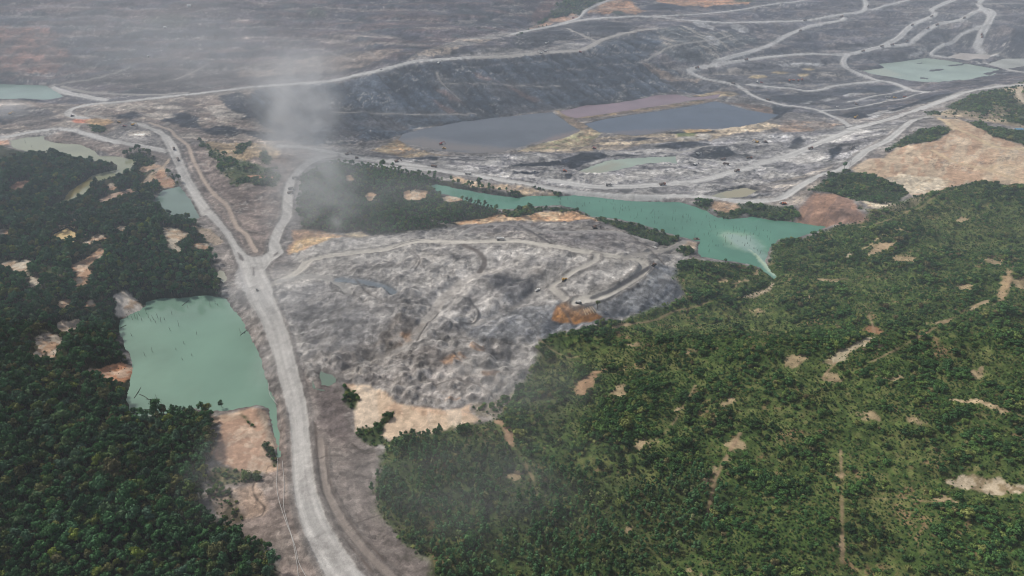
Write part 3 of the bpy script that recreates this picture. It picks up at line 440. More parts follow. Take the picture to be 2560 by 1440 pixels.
# ------------------------------------------------------------------ roads
ROADC = A(208,205,200); ROADW = A(210,207,202); DIRT = A(184,178,170)
ROADS = []
def paint_road(idx, edge, s, off, col, name, label, streak=.5, berm=True, dust=.35, k=1., fade=.35):
    """edge: distance to the road edge, negative on the road"""
    f = .6+DIST[idx]*.0007
    nz = (N6[idx]-.5)*2.4+(N2[idx]-.5)*1.2
    if berm:
        b = (1-sstep(1.2, 2.4+f, np.abs(edge-1.8+nz*.4)))*.75
        mixc(idx, A(104,98,94), b*.8)
        H[idx] += b*.9
    d = np.exp(-np.maximum(edge, 0)/(7+DIST[idx]*.004))*dust*(edge > 0)
    mixc(idx, col*.9, d)
    a = (1-sstep(-f, f, edge+nz*.6))*k*(1-fade*sstep(.52,.7,N20[idx]))
    t = fbm(off*.9, s*.02, 2.2, 3, 61)
    c = np.asarray(col)[None]*(1+(t[:, None]-.5)*streak+(N20[idx][:, None]-.5)*.35+(NF[idx][:, None]-.5)*.2)
    mixc(idx, c, a); ROADM[idx] = np.maximum(ROADM[idx], a)
    for arr in (FOR, BUSH, PLAN): arr[idx] *= (1-sstep(3., 0., edge))
    if name:
        CLS[idx[a > .5]] = newcls(name, label)
def road(P, w, col=ROADC, name='dirt_road', label='', raw=False, **kw):
    Pw = smooth_line(ground(P)); m = max(w)/2 if np.ndim(w) else w/2
    idx = sub(Pw, m+24)
    if len(idx) == 0: return
    d, s, off = d_line(Pw, X[idx], Y[idx]); keep = d < m+24
    idx, d, s, off = idx[keep], d[keep], s[keep], off[keep]
    paint_road(idx, d-m, s, off, col, name, label, **kw); ROADS.append(Pw)
def road_poly(P, centre, col, name, label, shrink=0., **kw):
    Pw = ground(P); C_ = smooth_line(ground(centre)); idx = sub(Pw, 26)
    e = sd_poly(Pw, X[idx], Y[idx]); keep = e < 26; idx, e = idx[keep], e[keep]
    _, s, off = d_line(C_, X[idx], Y[idx])
    paint_road(idx, e+shrink, s, off, col, name, label, **kw); ROADS.append(C_)
D2 = dict(berm=False, dust=.15)
# far workings
road([(2560,52),(2400,30),(2300,50)],1,name=None,berm=False) if False else None
road([(1722,176),(1742,170),(1790,162),(1865,150),(1920,142),(2015,134),(2060,135),(2112,137)],12,label='pale haul road running straight across the right pit wall',**D2)
road([(1722,174),(1724,180),(1737,186),(1767,199),(1782,202),(1830,209),(1855,220),(1880,237),(1917,252),(1957,262),(2020,270),(2050,277),(2095,297),(2115,308),(2122,316)],9,label='pale ramp winding down past the right dark pond',**D2)
road([(1786,164),(1788,154),(1817,145),(1920,114),(1970,87),(2020,67),(2070,57),(2105,50),(2112,44)],13,label='pale ramp climbing the middle of the right pit wall',**D2)
road([(2120,137),(2157,128),(2207,116),(2270,110),(2295,92),(2332,67),(2370,55),(2407,47),(2432,32),(2455,22),(2447,10),(2455,-2),(2460,-20)],14,label='pale haul road climbing to the top right corner',**D2)
road([(2207,115),(2245,95),(2275,67),(2307,50),(2332,40),(2336,31),(2330,24),(2357,10),(2382,0),(2415,-14)],15,label='pale haul road with a hairpin on the right pit wall',**D2)
road([(2457,22),(2472,33),(2477,45),(2470,58),(2457,75),(2452,90),(2448,102),(2465,117),(2490,130)],18,label='broad pale ramp dropping to the white pond at far right',**D2)
road([(2457,18),(2478,24),(2484,34),(2476,46)],12,label='short pale loop beside the broad far right ramp',**D2)
road([(2452,65),(2407,77),(2382,97),(2350,117),(2330,131),(2334,138),(2370,145),(2420,155),(2470,165),(2510,173),(2560,180)],9,label='narrow causeway road between the pale right ponds',**D2)
road([(2118,137),(2110,150),(2114,165),(2122,174),(2157,187),(2195,200),(2232,207),(2262,218),(2285,226),(2318,230)],13,label='pale road passing left of the pale green pond',**D2)
road([(2200,202),(2145,207),(2080,215),(2060,222),(2020,226),(1970,220),(1920,216),(1870,211)],10,label='pale curved road on the right pit floor',**D2)
road([(2270,222),(2232,232),(2182,240),(2145,250),(2120,254)],6,label='thin pale track across the dark pit floor',**D2)
road([(2045,276),(2095,275),(2152,267),(2195,258),(2245,250),(2295,236),(2312,230)],6,label='thin pale track above the yellow excavator',**D2)
road([(1169,143),(1230,142),(1280,140),(1367,131),(1440,127),(1467,120),(1492,106),(1517,95),(1567,82),(1637,72)],14,col=DIRT,label='dusty grey track along the crest of the dark slope',**D2)
road([(1420,72),(1455,87),(1492,102)],9,col=DIRT,label='short grey track joining the crest track from above',**D2)
road([(1280,85),(1380,65),(1455,50),(1580,41),(1642,42),(1730,51),(1920,54),(2020,50),(2095,37),(2152,29),(2165,15),(2162,0),(2155,-15)],12,label='long pale road along the top of the right workings',**D2)
road([(1642,41),(1780,32),(1920,12),(1982,5),(2015,-2)],8,label='thin pale road near the top edge of the workings',**D2)
road([(2180,24),(2220,12),(2270,0),(2310,-12)],10,label='short pale road leaving the top edge at right',**D2)
road([(1560,-14),(1522,0),(1492,12),(1465,25),(1455,37),(1440,47),(1400,58)],9,label='grey road descending past the green shoulder at top',**D2)
road([(1615,150),(1667,120),(1705,110),(1780,100),(1830,87)],5,col=DIRT,label='thin tan track through the broken ground above the slope',**D2)
for P, w in (([(830,279),(940,282),(1090,286),(1190,284)],3.5),([(1107,207),(1180,209),(1265,212),(1400,215)],2.6),([(1092,180),(1105,207),(1150,250)],4.5),([(2262,31),(2300,29),(2320,27)],6),([(2357,32),(2400,36),(2420,38)],4),([(325,168),(240,195),(120,212)],5),([(435,200),(480,180),(520,160)],5),([(2455,10),(2500,8),(2560,10)],8),([(2470,117),(2500,122),(2560,128)],7)):
    road(P, w, col=DIRT*.8, name=None, **D2)
# left
road([(128,217),(150,226),(187,236),(237,245),(262,250)],14,label='grey road along the shore of the far left pond',**D2)
road([(155,215),(187,224),(225,231),(300,236),(400,236),(470,230)],8,col=DIRT*.8,label='faint grey track at the foot of the old dump',**D2)
road([(1169,143),(1102,148),(1035,153),(1000,162),(951,175),(880,190),(820,203),(735,209),(640,217),(475,235),(325,252),(250,258),(225,261),(190,269),(172,279),(173,286),(188,292),(215,297)],13,label='long pale haul road along the top of the dark slope',**D2)
road([(250,262),(290,262),(232,272),(215,285),(240,290),(262,296)],5,col=DIRT*.85,name=None,**D2)
road([(-160,352),(0,344),(50,336),(100,327),(140,324),(175,326),(225,337),(275,352),(325,362),(375,370),(418,379)],13,label='grey road past the olive pond at left',dust=.2)
road([(300,362),(340,372),(385,382),(415,390)],6,col=A(120,112,106),name=None,berm=False)
road([(424,398),(412,414),(385,430),(370,445),(362,457)],5.5,col=A(200,178,154),label='tan track dropping into the forest from the haul road',**D2)
road([(124,572),(171,557),(202,534),(228,524)],6,col=A(196,172,150),label='tan forest track at left',**D2)
road([(94,702),(125,693),(158,681)],4,col=A(196,172,150),name=None,**D2)
road([(375,307),(425,325),(440,342),(470,365),(480,395),(495,425),(515,460),(545,495),(570,520),(590,565),(615,587),(627,610),(640,630)],5.5,col=A(188,170,154),label='narrow tan service track beside the left haul road',dust=.1)
road([(700,366),(750,368),(800,376),(850,386),(900,397),(960,402),(1040,415),(1120,430)],13,col=ROADC*.95,label='dusty road branching past the middle forest',dust=.4)
road([(832,404),(915,411),(1015,421),(1115,430),(1190,440),(1280,455),(1355,467),(1430,479),(1505,486),(1605,491),(1705,491),(1780,497),(1855,504),(1920,501),(1957,494),(2007,462),(2057,437),(2100,425),(2132,405),(2170,375),(2220,350),(2257,320),(2282,302),(2325,293)],12,label='pale haul road along the north shore of the turquoise lake',dust=.2)
road([(1380,451),(1405,455),(1455,463),(1505,467),(1580,466),(1655,462),(1730,455),(1780,445),(1830,430),(1880,417),(1920,403),(1970,390),(2020,370),(2070,348),(2120,328),(2160,316)],16,label='wide pale haul road through the coal yard',berm=False,dust=.35)
road([(2130,322),(2170,312),(2245,292),(2320,265),(2370,247),(2420,230),(2495,216),(2560,211),(2700,200)],18,label='wide pale main road rising to the right edge',dust=.25)
road([(1550,380),(1630,377),(1705,380),(1742,370),(1772,364)],5,col=DIRT*1.05,name=None,**D2)
road([(1765,398),(1817,406),(1905,400),(1950,392)],6,col=ROADC*.95,name=None,**D2)
road([(2325,290),(2395,292),(2445,300),(2500,310),(2560,320),(2700,338)],6,col=A(160,146,136),label='grey brown track above the tan field',**D2)
road([(2345,295),(2382,317),(2432,340),(2490,367),(2560,372),(2650,376)],6,col=A(222,200,162),label='pale tan track down the edge of the tan field',**D2)
road([(2330,375),(2382,402),(2470,425),(2560,452),(2640,470)],6,col=A(222,196,160),label='pale tan track across the middle of the tan field',**D2)
road([(2477,425),(2500,412),(2560,420)],4,col=A(216,190,154),name=None,**D2)
road([(2640,205),(2560,220),(2547,229),(2552,242),(2568,262),(2620,280)],8,col=A(206,190,166),label='pale looped track at the right edge',**D2)
# centre spoil
road([(678,712),(715,697),(752,675),(767,657),(802,645),(865,636),(952,626),(984,618),(1051,603),(1152,606),(1287,603),(1354,611),(1421,624),(1488,634),(1555,645),(1600,655),(1612,672),(1575,706),(1505,739),(1438,755)],10.5,col=A(206,199,187),label='tan looped road over the spoil heap',dust=.3,fade=0)
road([(1492,637),(1484,655),(1421,685),(1384,704),(1384,722),(1414,749)],6.5,k=1,fade=0,col=A(200,193,182),label='narrow inner loop road on the spoil heap',dust=.15)
road([(1395,690),(1387,682),(1340,722),(1325,735),(1287,759),(1230,786),(1180,800)],6,k=.5,col=A(176,170,162),name=None,**D2)
road([(1203,671),(1152,695),(1105,735),(1085,766),(1052,802),(1031,833),(1001,863),(951,880)],11,col=A(190,182,172),k=.55,label='pale washed valley running down the spoil heap',**D2)
road([(700,703),(765,692),(815,697),(852,712),(872,735)],9,col=A(172,168,162),label='grey side road curling onto the spoil heap',**D2)
road([(845,700),(902,705),(952,717),(985,732)],8,col=A(128,136,142),name=None,**D2)
road([(1560,645),(1656,626),(1710,605)],8,col=A(166,160,152),label='faint track from spoil heap to the lake shore',**D2)
for P, w, c, k in (([(1142,598),(1165,578),(1189,565),(1230,561),(1270,562),(1310,568),(1354,577),(1420,578),(1488,577),(1540,580),(1572,587),(1640,606)],5,(150,146,142),.9), ([(1297,564),(1330,580),(1374,608)],3.5,(104,100,98),.9), ([(1030,628),(1045,640),(1049,655),(1038,672)],1.6,(112,106,102),.8), ([(1024,630),(1038,642),(1041,655),(1030,668)],1.2,(120,114,110),.7),
    ([(1160,614),(1190,626),(1207,640),(1210,652),(1198,668)],5,(108,99,93),.7), ([(1098,606),(1160,609),(1210,614),(1290,608)],2,(176,170,162),.7), ([(870,640),(940,634),(1000,622)],1.5,(112,106,102),.7), ([(985,618),(1010,608),(1050,600)],1.5,(112,106,102),.7), ([(1480,745),(1530,725),(1590,690),(1625,668)],4,(112,110,110),.8), ([(1630,672),(1600,700),(1520,748),(1460,772)],1.6,(90,90,92),.7),
    ([(1395,760),(1420,790),(1430,812)],1.4,(86,88,92),.6), ([(1340,778),(1370,800),(1385,826)],1.4,(92,92,95),.6), ([(1250,762),(1310,790),(1350,832)],1.4,(98,98,100),.6), ([(1170,740),(1195,770),(1185,795),(1150,800)],2,(100,98,97),.7), ([(1095,770),(1060,810),(1042,840)],1.6,(96,92,90),.7), ([(890,700),(930,742),(985,760),(1030,760)],2,(112,108,105),.6), ([(860,690),(905,697),(955,708),(990,726)],1.2,(100,106,110),.8), ([(856,706),(902,714),(948,726),(980,738)],1.2,(100,106,110),.8),
    ([(700,720),(760,735),(840,730),(900,745)],1.5,(110,107,105),.6), ([(1520,560),(1580,590),(1640,640),(1660,662)],2,(112,106,102),.7), ([(1230,985),(1190,960),(1130,950),(1080,965)],1.5,(108,100,94),.6), ([(1290,900),(1230,925),(1180,915),(1140,890)],1.6,(190,184,176),.6), ([(960,930),(1010,915),(1060,925)],1.6,(190,184,176),.6), ([(880,905),(930,890),(985,895)],1.6,(184,178,170),.6)):
    road(P, w*1.25, col=A(*c)*(.84 if c[0] < 130 else 1.1), name=None, k=min(1, k*1.25), berm=False, dust=0, fade=.1)
for P, w in (([(2470,762),(2400,790),(2340,830),(2230,880),(2150,920)],2.2),([(2530,670),(2512,745),(2440,800)],2.),([(2104,1120),(2106,1200),(2104,1300),(2106,1400)],2.2),([(1240,1050),(1290,1135),(1330,1200),(1350,1260)],1.8),([(1850,1085),(1825,1130),(1790,1200),(1768,1290)],2.4),([(2040,692),(2120,690)],2.),([(1350,850),(1385,872),(1420,885),(1450,880)],1.8),([(1560,812),(1620,800),(1700,770),(1780,752)],2.2),([(2190,848),(2172,800),(2160,770)],1.8),([(2090,905),(2060,940),(2100,955)],1.8),([(2370,1262),(2280,1250),(2200,1240),(2130,1246)],2.),([(2150,570),(2230,540),(2330,500),(2420,470)],2.2),([(1740,960),(1700,1030),(1660,1090),(1620,1115)],1.8),([(2515,1046),(2560,1060),(2600,1090)],2.)):
    road(P, w, col=A(180,152,122), name=None, k=.65, berm=False, dust=0, fade=.9)
# right verge tracks beside the main road
road([(800,1100),(804,1153),(810,1208),(825,1250),(847,1290),(877,1336),(923,1391),(969,1434),(1030,1490)],5.5,col=A(166,154,144),label='narrow brown track right of the main haul road',dust=.1)
for P in ([(787,1080),(793,1150),(800,1210),(815,1260),(840,1320),(880,1370),(930,1430)], [(816,1120),(822,1190),(840,1245),(865,1290),(905,1345),(960,1400)], [(787,1060),(790,1090),(792,1135)]):
    road(P, 1.4, col=A(104,92,84), name=None, **D2)
# main haul roads
road_poly([(709,1000),(723,1061),(726,1122),(727,1183),(732,1244),(746,1305),(770,1367),(801,1428),(850,1510),(920,1620),(1080,1640),(1000,1540),(914,1440),(899,1425),(859,1367),(825,1305),(798,1238),(787,1183),(779,1122),(775,1061),(767,1000),(754,950),(740,900),(725,840),(702,780),(684,738),(682,722),(676,702),(668,690),(665,675),(680,655),(700,642),(711,632),(700,607),(711,577),(732,540),(734,480),(740,450),(765,422),(780,412),(810,397),(847,392),(845,386),(800,389),(765,400),(740,422),(715,455),(707,480),(702,540),(682,577),(670,605),(668,632),(652,642),(630,642),(618,635),(600,615),(580,585),(560,560),(545,540),(532,530),(505,490),(475,440),(455,392),(445,365),(425,340),(400,325),(362,310),(332,305),(322,307),(350,316),(375,325),(400,340),(415,367),(430,405),(450,450),(475,490),(500,530),(515,540),(540,565),(557,585),(576,615),(587,645),(595,665),(602,700),(612,740),(630,770),(655,815),(670,860),(685,900),(695,950)],
    [(1000,1600),(860,1430),(820,1367),(785,1305),(765,1244),(757,1183),(752,1122),(747,1061),(738,1000),(712,900),(690,815),(655,750),(630,700),(610,640),(575,585),(520,520),(462,440),(430,380),(400,335),(340,308)],
    A(197,193,187), 'haul_road', 'wide pale haul road running from the bottom edge past the junction', streak=.6, dust=.16, shrink=.9)
CLSROAD = len(NAMES)-1
area([(590,680),(604,668),(612,700),(618,735),(600,725),(585,705)], [A(196,192,188)], (), 2, 3, k=.9)
for P in ([(594,630),(604,638),(611,650),(606,653),(598,645)],[(631,667),(637,668),(637,690),(631,688)],[(683,637),(695,628),(697,634),(686,641)]):   # traffic islands
    area(P,[A(122,116,112)],feather=.8,rough=1.)
# loads of tipped material, each its own shade, with the odd dark clod heap
def loads(idx, a, size, seed, k, stx=1., sty=1., hgt=0.):
    x = X[idx]*stx+(N6[idx]-.5)*size*.7; y = Y[idx]*sty-(N6[idx]-.5)*size*.5
    d, h = cells(x, y, size, seed); g = (_hash((h*9973).astype(int), (h*7919).astype(int), seed)-.5)*2
    w = a*k*m_soil[idx]*(1-ROADM[idx]); RGB[idx] *= (1+g*w)[:, None].clip(.3, 1.9)
    if hgt: H[idx] += np.maximum(0, 1-d/size*1.6)*hgt*w*(.4+h)
m_soil = (1-np.clip(FOR+PLAN+BUSH*1.5, 0, 1))*(1-.8*SMT)
low = SPA*sstep(760, 520, Y[SPI]+.25*X[SPI])
loads(SPI, SPA, 26, 101, .12, .7, 1.1); loads(SPI, SPA, 9, 102, .08, .9, .8, .8); loads(SPI, low, 13, 103, .2, 1, .8); loads(SPI, low, 5, 104, .16, 1, .9); loads(SPI, SPA, 4.5, 105, .13); loads(SPI, SPA, 2.6, 106, .10)
SMO = np.zeros(len(X), np.float32)
for P in ([(690,740),(760,705),(870,720),(960,780),(960,850),(880,890),(790,900),(740,850)],[(1130,790),(1300,762),(1390,755),(1510,735),(1610,690),(1660,660),(1712,735),(1640,780),(1400,832),(1345,855),(1280,862),(1190,850)],[(1395,690),(1480,655),(1600,655),(1590,695),(1500,735),(1420,748)],[(900,590),(1150,563),(1330,534),(1480,545),(1690,612),(1720,640),(1600,650),(1430,622),(1290,600),(1050,600),(930,622),(800,640),(760,640)],[(680,705),(760,660),(860,645),(900,680),(800,695),(720,705)]):
    i_, a_, _ = px_area('', P, 9, 10); SMO[i_] = np.maximum(SMO[i_], a_)
smi = 1-SMO[SPI]; low = low*(.15+.85*smi)
def heaps(idx, a, size, seed, h0, sl):
    x = X[idx]+(N6[idx]-.5)*size*.35; y = Y[idx]+(N20[idx]-.5)*size*.3; d, h = cells(x, y, size, seed)
    H[idx] += a*(1-ROADM[idx])*(1-SMT[idx])*np.maximum(0, h0*(.45+.75*h)-d*sl)*(h > .2)
cl = sstep(.42, .55, fbm(X[SPI], Y[SPI], 60, 3, 119)); heaps(SPI, low*cl, 15, 121, 5.0, .68); heaps(SPI, low*(1-cl*.6), 8, 122, 2.4, .6); heaps(SPI, SPA*smi*sstep(.48,.6,fbm(X[SPI],Y[SPI],50,3,120)), 6, 123, 1.4, .55); heaps(SPI, SPA*(.25+.5*smi), 3.6, 124, .5, .45)
dd, hh = cells(X[SPI]+(N2[SPI]-.5)*4, Y[SPI]*.8, 15, 107); ck = SPA*(1-low)*(1-ROADM[SPI])*sstep(.5, .58, fbm(X[SPI], Y[SPI], 90, 3, 108)); cw = ck*sstep(2.6, 1.4, dd/(.5+hh))*(hh > .35)
RGB[SPI] *= (1-.45*cw)[:, None]; H[SPI] += cw*.9
fi = np.nonzero((Y > 880) & (m_soil > .3))[0]; on = np.ones(len(fi), np.float32)
loads(fi, on, 30, 111, .16, .5, 1.0); loads(fi, on*sstep(900, 1300, Y[fi]), 46, 112, .16, .35, .9); loads(fi, on, 11, 113, .2, .55, .9); ya = sstep(870, 900, Y[fi])*sstep(1330, 1270, Y[fi]); loads(fi, ya, 7, 116, .22, .7, .9); loads(fi, ya, 18, 117, .2, .5, 1.); heaps(fi, ya*sstep(.5, .6, fbm(X[fi], Y[fi], 70, 3, 125)), 9, 126, 2.4, .5); loads(fi, on*sstep(1000, 1300, Y[fi]), 20, 118, .16, .3, 1.2)
ni = np.nonzero((Y <= 880) & (m_soil > .3))[0]; loads(ni, np.ones(len(ni), np.float32), 6, 114, .09); loads(ni, np.ones(len(ni), np.float32), 17, 115, .08)
# --- surface relief: heaps, gullies, terraces
m_noroad = 1-ROADM
SPF = np.zeros(len(X), np.float32); SPF[SPI] = SPA
H += ((N20-.5)*3.2+(N6-.5)*.6)*m_noroad*np.clip(DIST/700, .6, 2.2)*(CLS != CLSROAD)*(1-.55*SPF)
idx, a = SPI, SPA*m_noroad[SPI]

for P, dep, wd in (([(1240,655),(1203,671),(1152,695),(1105,735),(1085,766),(1052,802),(1031,833),(1001,863),(940,885)],7,17), ([(1395,690),(1340,722),(1287,759),(1190,800),(1120,850)],5,13), ([(1330,660),(1300,690),(1230,720),(1165,770)],4,10), ([(1285,900),(1225,870),(1180,840)],4,9)):
    d_, _, _ = d_line(smooth_line(ground(P)), X[idx], Y[idx]); H[idx] -= SPA*dep*np.exp(-(d_/wd)**2)
idx, a = SPI, SPA*m_noroad[SPI]
H[HBI] += HBA*((NV[HBI]-.5)*16+(N80[HBI]-.5)*8)*sstep(0, 14, -sd_poly(ground(HB), X[HBI], Y[HBI]))
c1, h1 = cells(X[idx], Y[idx], 13, 3); reg = sstep(.45, .58, fbm(X[idx], Y[idx], 70, 3, 71)+.16*sstep(640, 560, Y[idx])-.05)
H[idx] += a*reg*np.maximum(0, 4.2-c1*.6)*(.4+h1)*.3
H[idx] += a*((NSP[idx]-.5)*2.2+(fbm(X[idx],Y[idx],70,3,73)-.5)*7+(.5-np.abs(fbm(X[idx],Y[idx],34,4,74,.55)-.5)*5).clip(-.5,.5)*1.5)
mixc(idx, A(172,167,161), a*reg*sstep(.6,.9,h1)*sstep(7,4,c1)*.55); mixc(idx, A(100,99,100), a*reg*sstep(.35,.1,h1)*sstep(7,4,c1)*.5)
idx, a, _ = px_area('', SL, 4, 10); H[idx] += a*(NSL[idx]-.5)*9*m_noroad[idx]
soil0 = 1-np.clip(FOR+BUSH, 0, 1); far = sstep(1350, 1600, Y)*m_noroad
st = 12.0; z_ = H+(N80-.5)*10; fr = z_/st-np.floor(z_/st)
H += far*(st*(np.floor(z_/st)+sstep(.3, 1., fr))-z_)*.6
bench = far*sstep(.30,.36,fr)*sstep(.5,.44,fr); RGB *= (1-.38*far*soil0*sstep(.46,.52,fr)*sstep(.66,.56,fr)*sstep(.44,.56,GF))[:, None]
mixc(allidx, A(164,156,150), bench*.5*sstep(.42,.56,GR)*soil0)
# streaks that run straight down every slope (tipped and washed ground), and relief to go with them
Zg = H.reshape(NR, NC).copy(); E_ = 5+DIST*.004
gxx = (gmap(Zg, X+E_, Y)-gmap(Zg, X-E_, Y))/(2*E_); gyy = (gmap(Zg, X, Y+E_)-gmap(Zg, X, Y-E_))/(2*E_); gn = np.hypot(gxx, gyy)
ux_, uy_ = gxx/(gn+1e-4), gyy/(gn+1e-4); lam = np.where(Y > 950, 5.5, 2.6); LC = np.zeros(len(X), np.float32)
for k_ in range(-6, 7):
    st_ = lam*1.0*k_; LC += vnoise((X+ux_*st_)/lam, (Y+uy_*st_)/lam, 91)+.7*vnoise((X+ux_*st_*1.7)/(lam*2.3), (Y+uy_*st_*1.7)/(lam*2.3), 92)
LC = (LC/(13*1.7)-.5)*sstep(.06, .2, gn)*m_noroad
soil = (1-np.clip(FOR+PLAN*.6+BUSH*.4+VEGM, 0, 1))*(1-SPF*(1-.8*sstep(.18,.4,gn))); RGB *= (1+LC*soil*2.6)[:, None].clip(.45, 1.7); H += LC*soil*2.6*(WATERM < .5)*(1-.6*SPF)
RGB[:] = RGB*(1-(sstep(.1, .2, LC)*soil*.35)[:, None])+A(178,172,166)[None]*(sstep(.1, .2, LC)*soil*.35)[:, None]
# cracks on the right verge
for P in ([(880,1110),(900,1125),(915,1133),(945,1128)],[(893,1190),(905,1190),(915,1196),(938,1195)],[(870,1315),(900,1305),(925,1295),(960,1282)],[(975,1282),(985,1300),(1010,1320)],[(960,1340),(985,1325),(1000,1318)],[(790,1150),(810,1143),(835,1140),(860,1141)],[(1080,1400),(1085,1440)],[(640,1200),(632,1220),(640,1245),(660,1265),(655,1285),(640,1292)]):
    road(P, .8, col=A(74,66,60), name=None, berm=False, dust=0)

# ------------------------------------------------------------------ water
WATERS = []
def water(name, label, P, z, col, clear=False, rough_edge=3.):
    Pw = at_z(P, z); idx = sub(Pw, 70); s = sd_poly(Pw, X[idx], Y[idx])+(N6[idx]-.5)*rough_edge*1.6+(N20[idx]-.5)*rough_edge
    o = s > 0
    R_ = 4. if name == 'pool' else 12.; lo = np.where(s < R_, z+np.minimum(.15*np.maximum(s, 0), .8), z+.8-(s-R_)*.5); lo = np.where(WATERM[idx] > .5, -99, lo)
    hi = z+.3+np.maximum(s, 0)*.5
    H[idx] = np.where(o, np.clip(H[idx], lo, hi), np.minimum(H[idx], z-.05-np.minimum(2., .3*-s)))
    WATERM[idx[s < 1.0]] = 1
    if clear: CLEAR[idx[s < 1.0]] = 1
    wet = sstep(4., .5, np.abs(s))*.5; mixc(idx, RGB[idx]*.62, wet)
    for arr in (FOR, BUSH, PLAN): arr[idx] *= (s > 1.5)
    CLS[idx[s < 0]] = 0
    WATERS.append((name, label, z, idx[s < 5.0+DIST[idx].min()*.004], col))
TQ = (112,160,140)
water('pond','milky turquoise pond with dead trunks left of the haul road',[(365,755),(400,745),(450,745),(520,738),(562,744),(592,780),(620,830),(640,870),(655,910),(668,950),(678,985),(690,1003),(696,1046),(699,1092),(700,1143),(692,1145),(691,1101),(680,1076),(668,1022),(640,1014),(560,1028),(480,1022),(420,1033),(370,1042),(330,1038),(318,1000),(325,960),(332,930),(320,880),(298,838),(300,800),(330,785),(355,775)],0,(124,155,135))
water('lake','long turquoise lake with drowned trunks beyond the spoil heap',[(1070,466),(1090,460),(1130,468),(1180,478),(1230,486),(1290,494),(1330,489),(1410,490),(1440,488),(1500,494),(1545,499),(1600,504),(1700,505),(1735,515),(1770,530),(1795,543),(1820,548),(1855,545),(1880,541),(1930,550),(1980,555),(2030,562),(2068,567),(2030,583),(1990,595),(1945,600),(1925,620),(1920,640),(1915,655),(1925,672),(1940,690),(1934,700),(1920,688),(1895,668),(1850,657),(1800,650),(1752,642),(1742,622),(1748,605),(1700,592),(1650,575),(1600,560),(1540,548),(1480,543),(1445,524),(1400,514),(1330,517),(1290,523),(1240,523),(1190,510),(1150,494),(1105,485)],11,(93,143,120))
water('pond','olive pond with a winding arm in the left forest',[(25,352),(62,344),(110,340),(112,350),(140,357),(200,362),(237,377),(250,390),(300,392),(347,402),(332,420),(325,430),(300,435),(262,450),(237,457),(222,475),(212,487),(180,500),(140,527),(117,525),(140,510),(160,500),(168,482),(200,460),(237,437),(290,425),(292,412),(275,408),(250,405),(212,400),(150,387),(75,380),(32,370)],3,(150,152,122),clear=True)
water('pond','small grey green pond beside the left haul road',[(386,498),(405,476),(450,465),(468,490),(484,515),(500,545),(480,553),(437,544),(405,522)],3,(112,132,120),clear=True)
water('pond','far left green pond below the old dump',[(-300,205),(0,210),(60,212),(115,214),(138,228),(162,242),(120,249),(60,246),(0,247),(-300,252)],4,(118,146,132))
water('pond','large dark grey pond below the dark slope',[(995,350),(1010,335),(1060,322),(1150,305),(1250,293),(1330,285),(1380,281),(1400,295),(1420,310),(1448,327),(1420,340),(1390,350),(1340,357),(1290,370),(1250,382),(1180,385),(1110,380),(1060,368),(1015,360)],2,(88,92,98))
water('pond','dark blue grey pond right of the tan causeway',[(1465,310),(1520,297),(1600,285),(1700,270),(1790,254),(1830,265),(1880,278),(1950,287),(1920,300),(1880,312),(1850,318),(1790,323),(1720,323),(1650,330),(1590,340),(1540,333),(1500,330),(1480,320)],2,(82,92,106))
water('pond','narrow pinkish pond above the dark ponds',[(1400,279),(1430,272),(1460,264),(1520,260),(1590,250),(1640,238),(1690,236),(1720,244),(1760,242),(1800,236),(1790,245),(1730,250),(1680,259),(1600,271),(1520,283),(1440,295),(1418,290)],2.5,(142,116,120))
water('pond','small grey green pond in the coal yard',[(1446,428),(1492,410),(1530,400),(1605,395),(1690,390),(1692,410),(1670,406),(1617,408),(1567,420),(1542,426),(1505,433),(1467,433)],6,(164,178,160))
water('pond','little tan pool by the lake road',[(1775,490),(1805,480),(1867,470),(1895,477),(1867,491),(1805,495)],14.5,(166,164,140))
water('pond','pale green settling pond at far right',[(2150,177),(2212,170),(2197,160),(2245,155),(2315,145),(2357,150),(2410,159),(2502,175),(2482,187),(2395,205),(2330,207),(2270,200),(2215,190),(2182,185)],6,(168,186,168))
water('pond','small white pond above the causeway',[(2367,142),(2402,132),(2477,137),(2472,147),(2435,146),(2420,151)],8,(206,196,186))
water('pond','milky white pond at the right edge',[(2472,160),(2505,147),(2560,146),(2640,160),(2560,167),(2532,170),(2515,172)],7,(198,200,190))
water('pool','small yellow pool in the left forest',[(136,587),(168,571),(178,577),(198,591),(185,611),(168,603),(144,597)],base_h(*ground([(165,590)])[0])+1.,(222,194,140),rough_edge=2.,clear=True)
water('pool','small green pool between haul road and spoil heap',[(800,928),(830,938),(845,955),(822,966),(803,962)],base_h(*ground([(820,950)])[0])-.5,(120,140,124),rough_edge=2.)
water('pool','little grey pool at the forest edge by the junction',[(536,690),(548,675),(562,678),(566,695),(560,705),(548,694)],base_h(*ground([(552,690)])[0]),(166,164,146),rough_edge=2.)
# islets of mud in the pale green pond
H = np.maximum(H, -8)

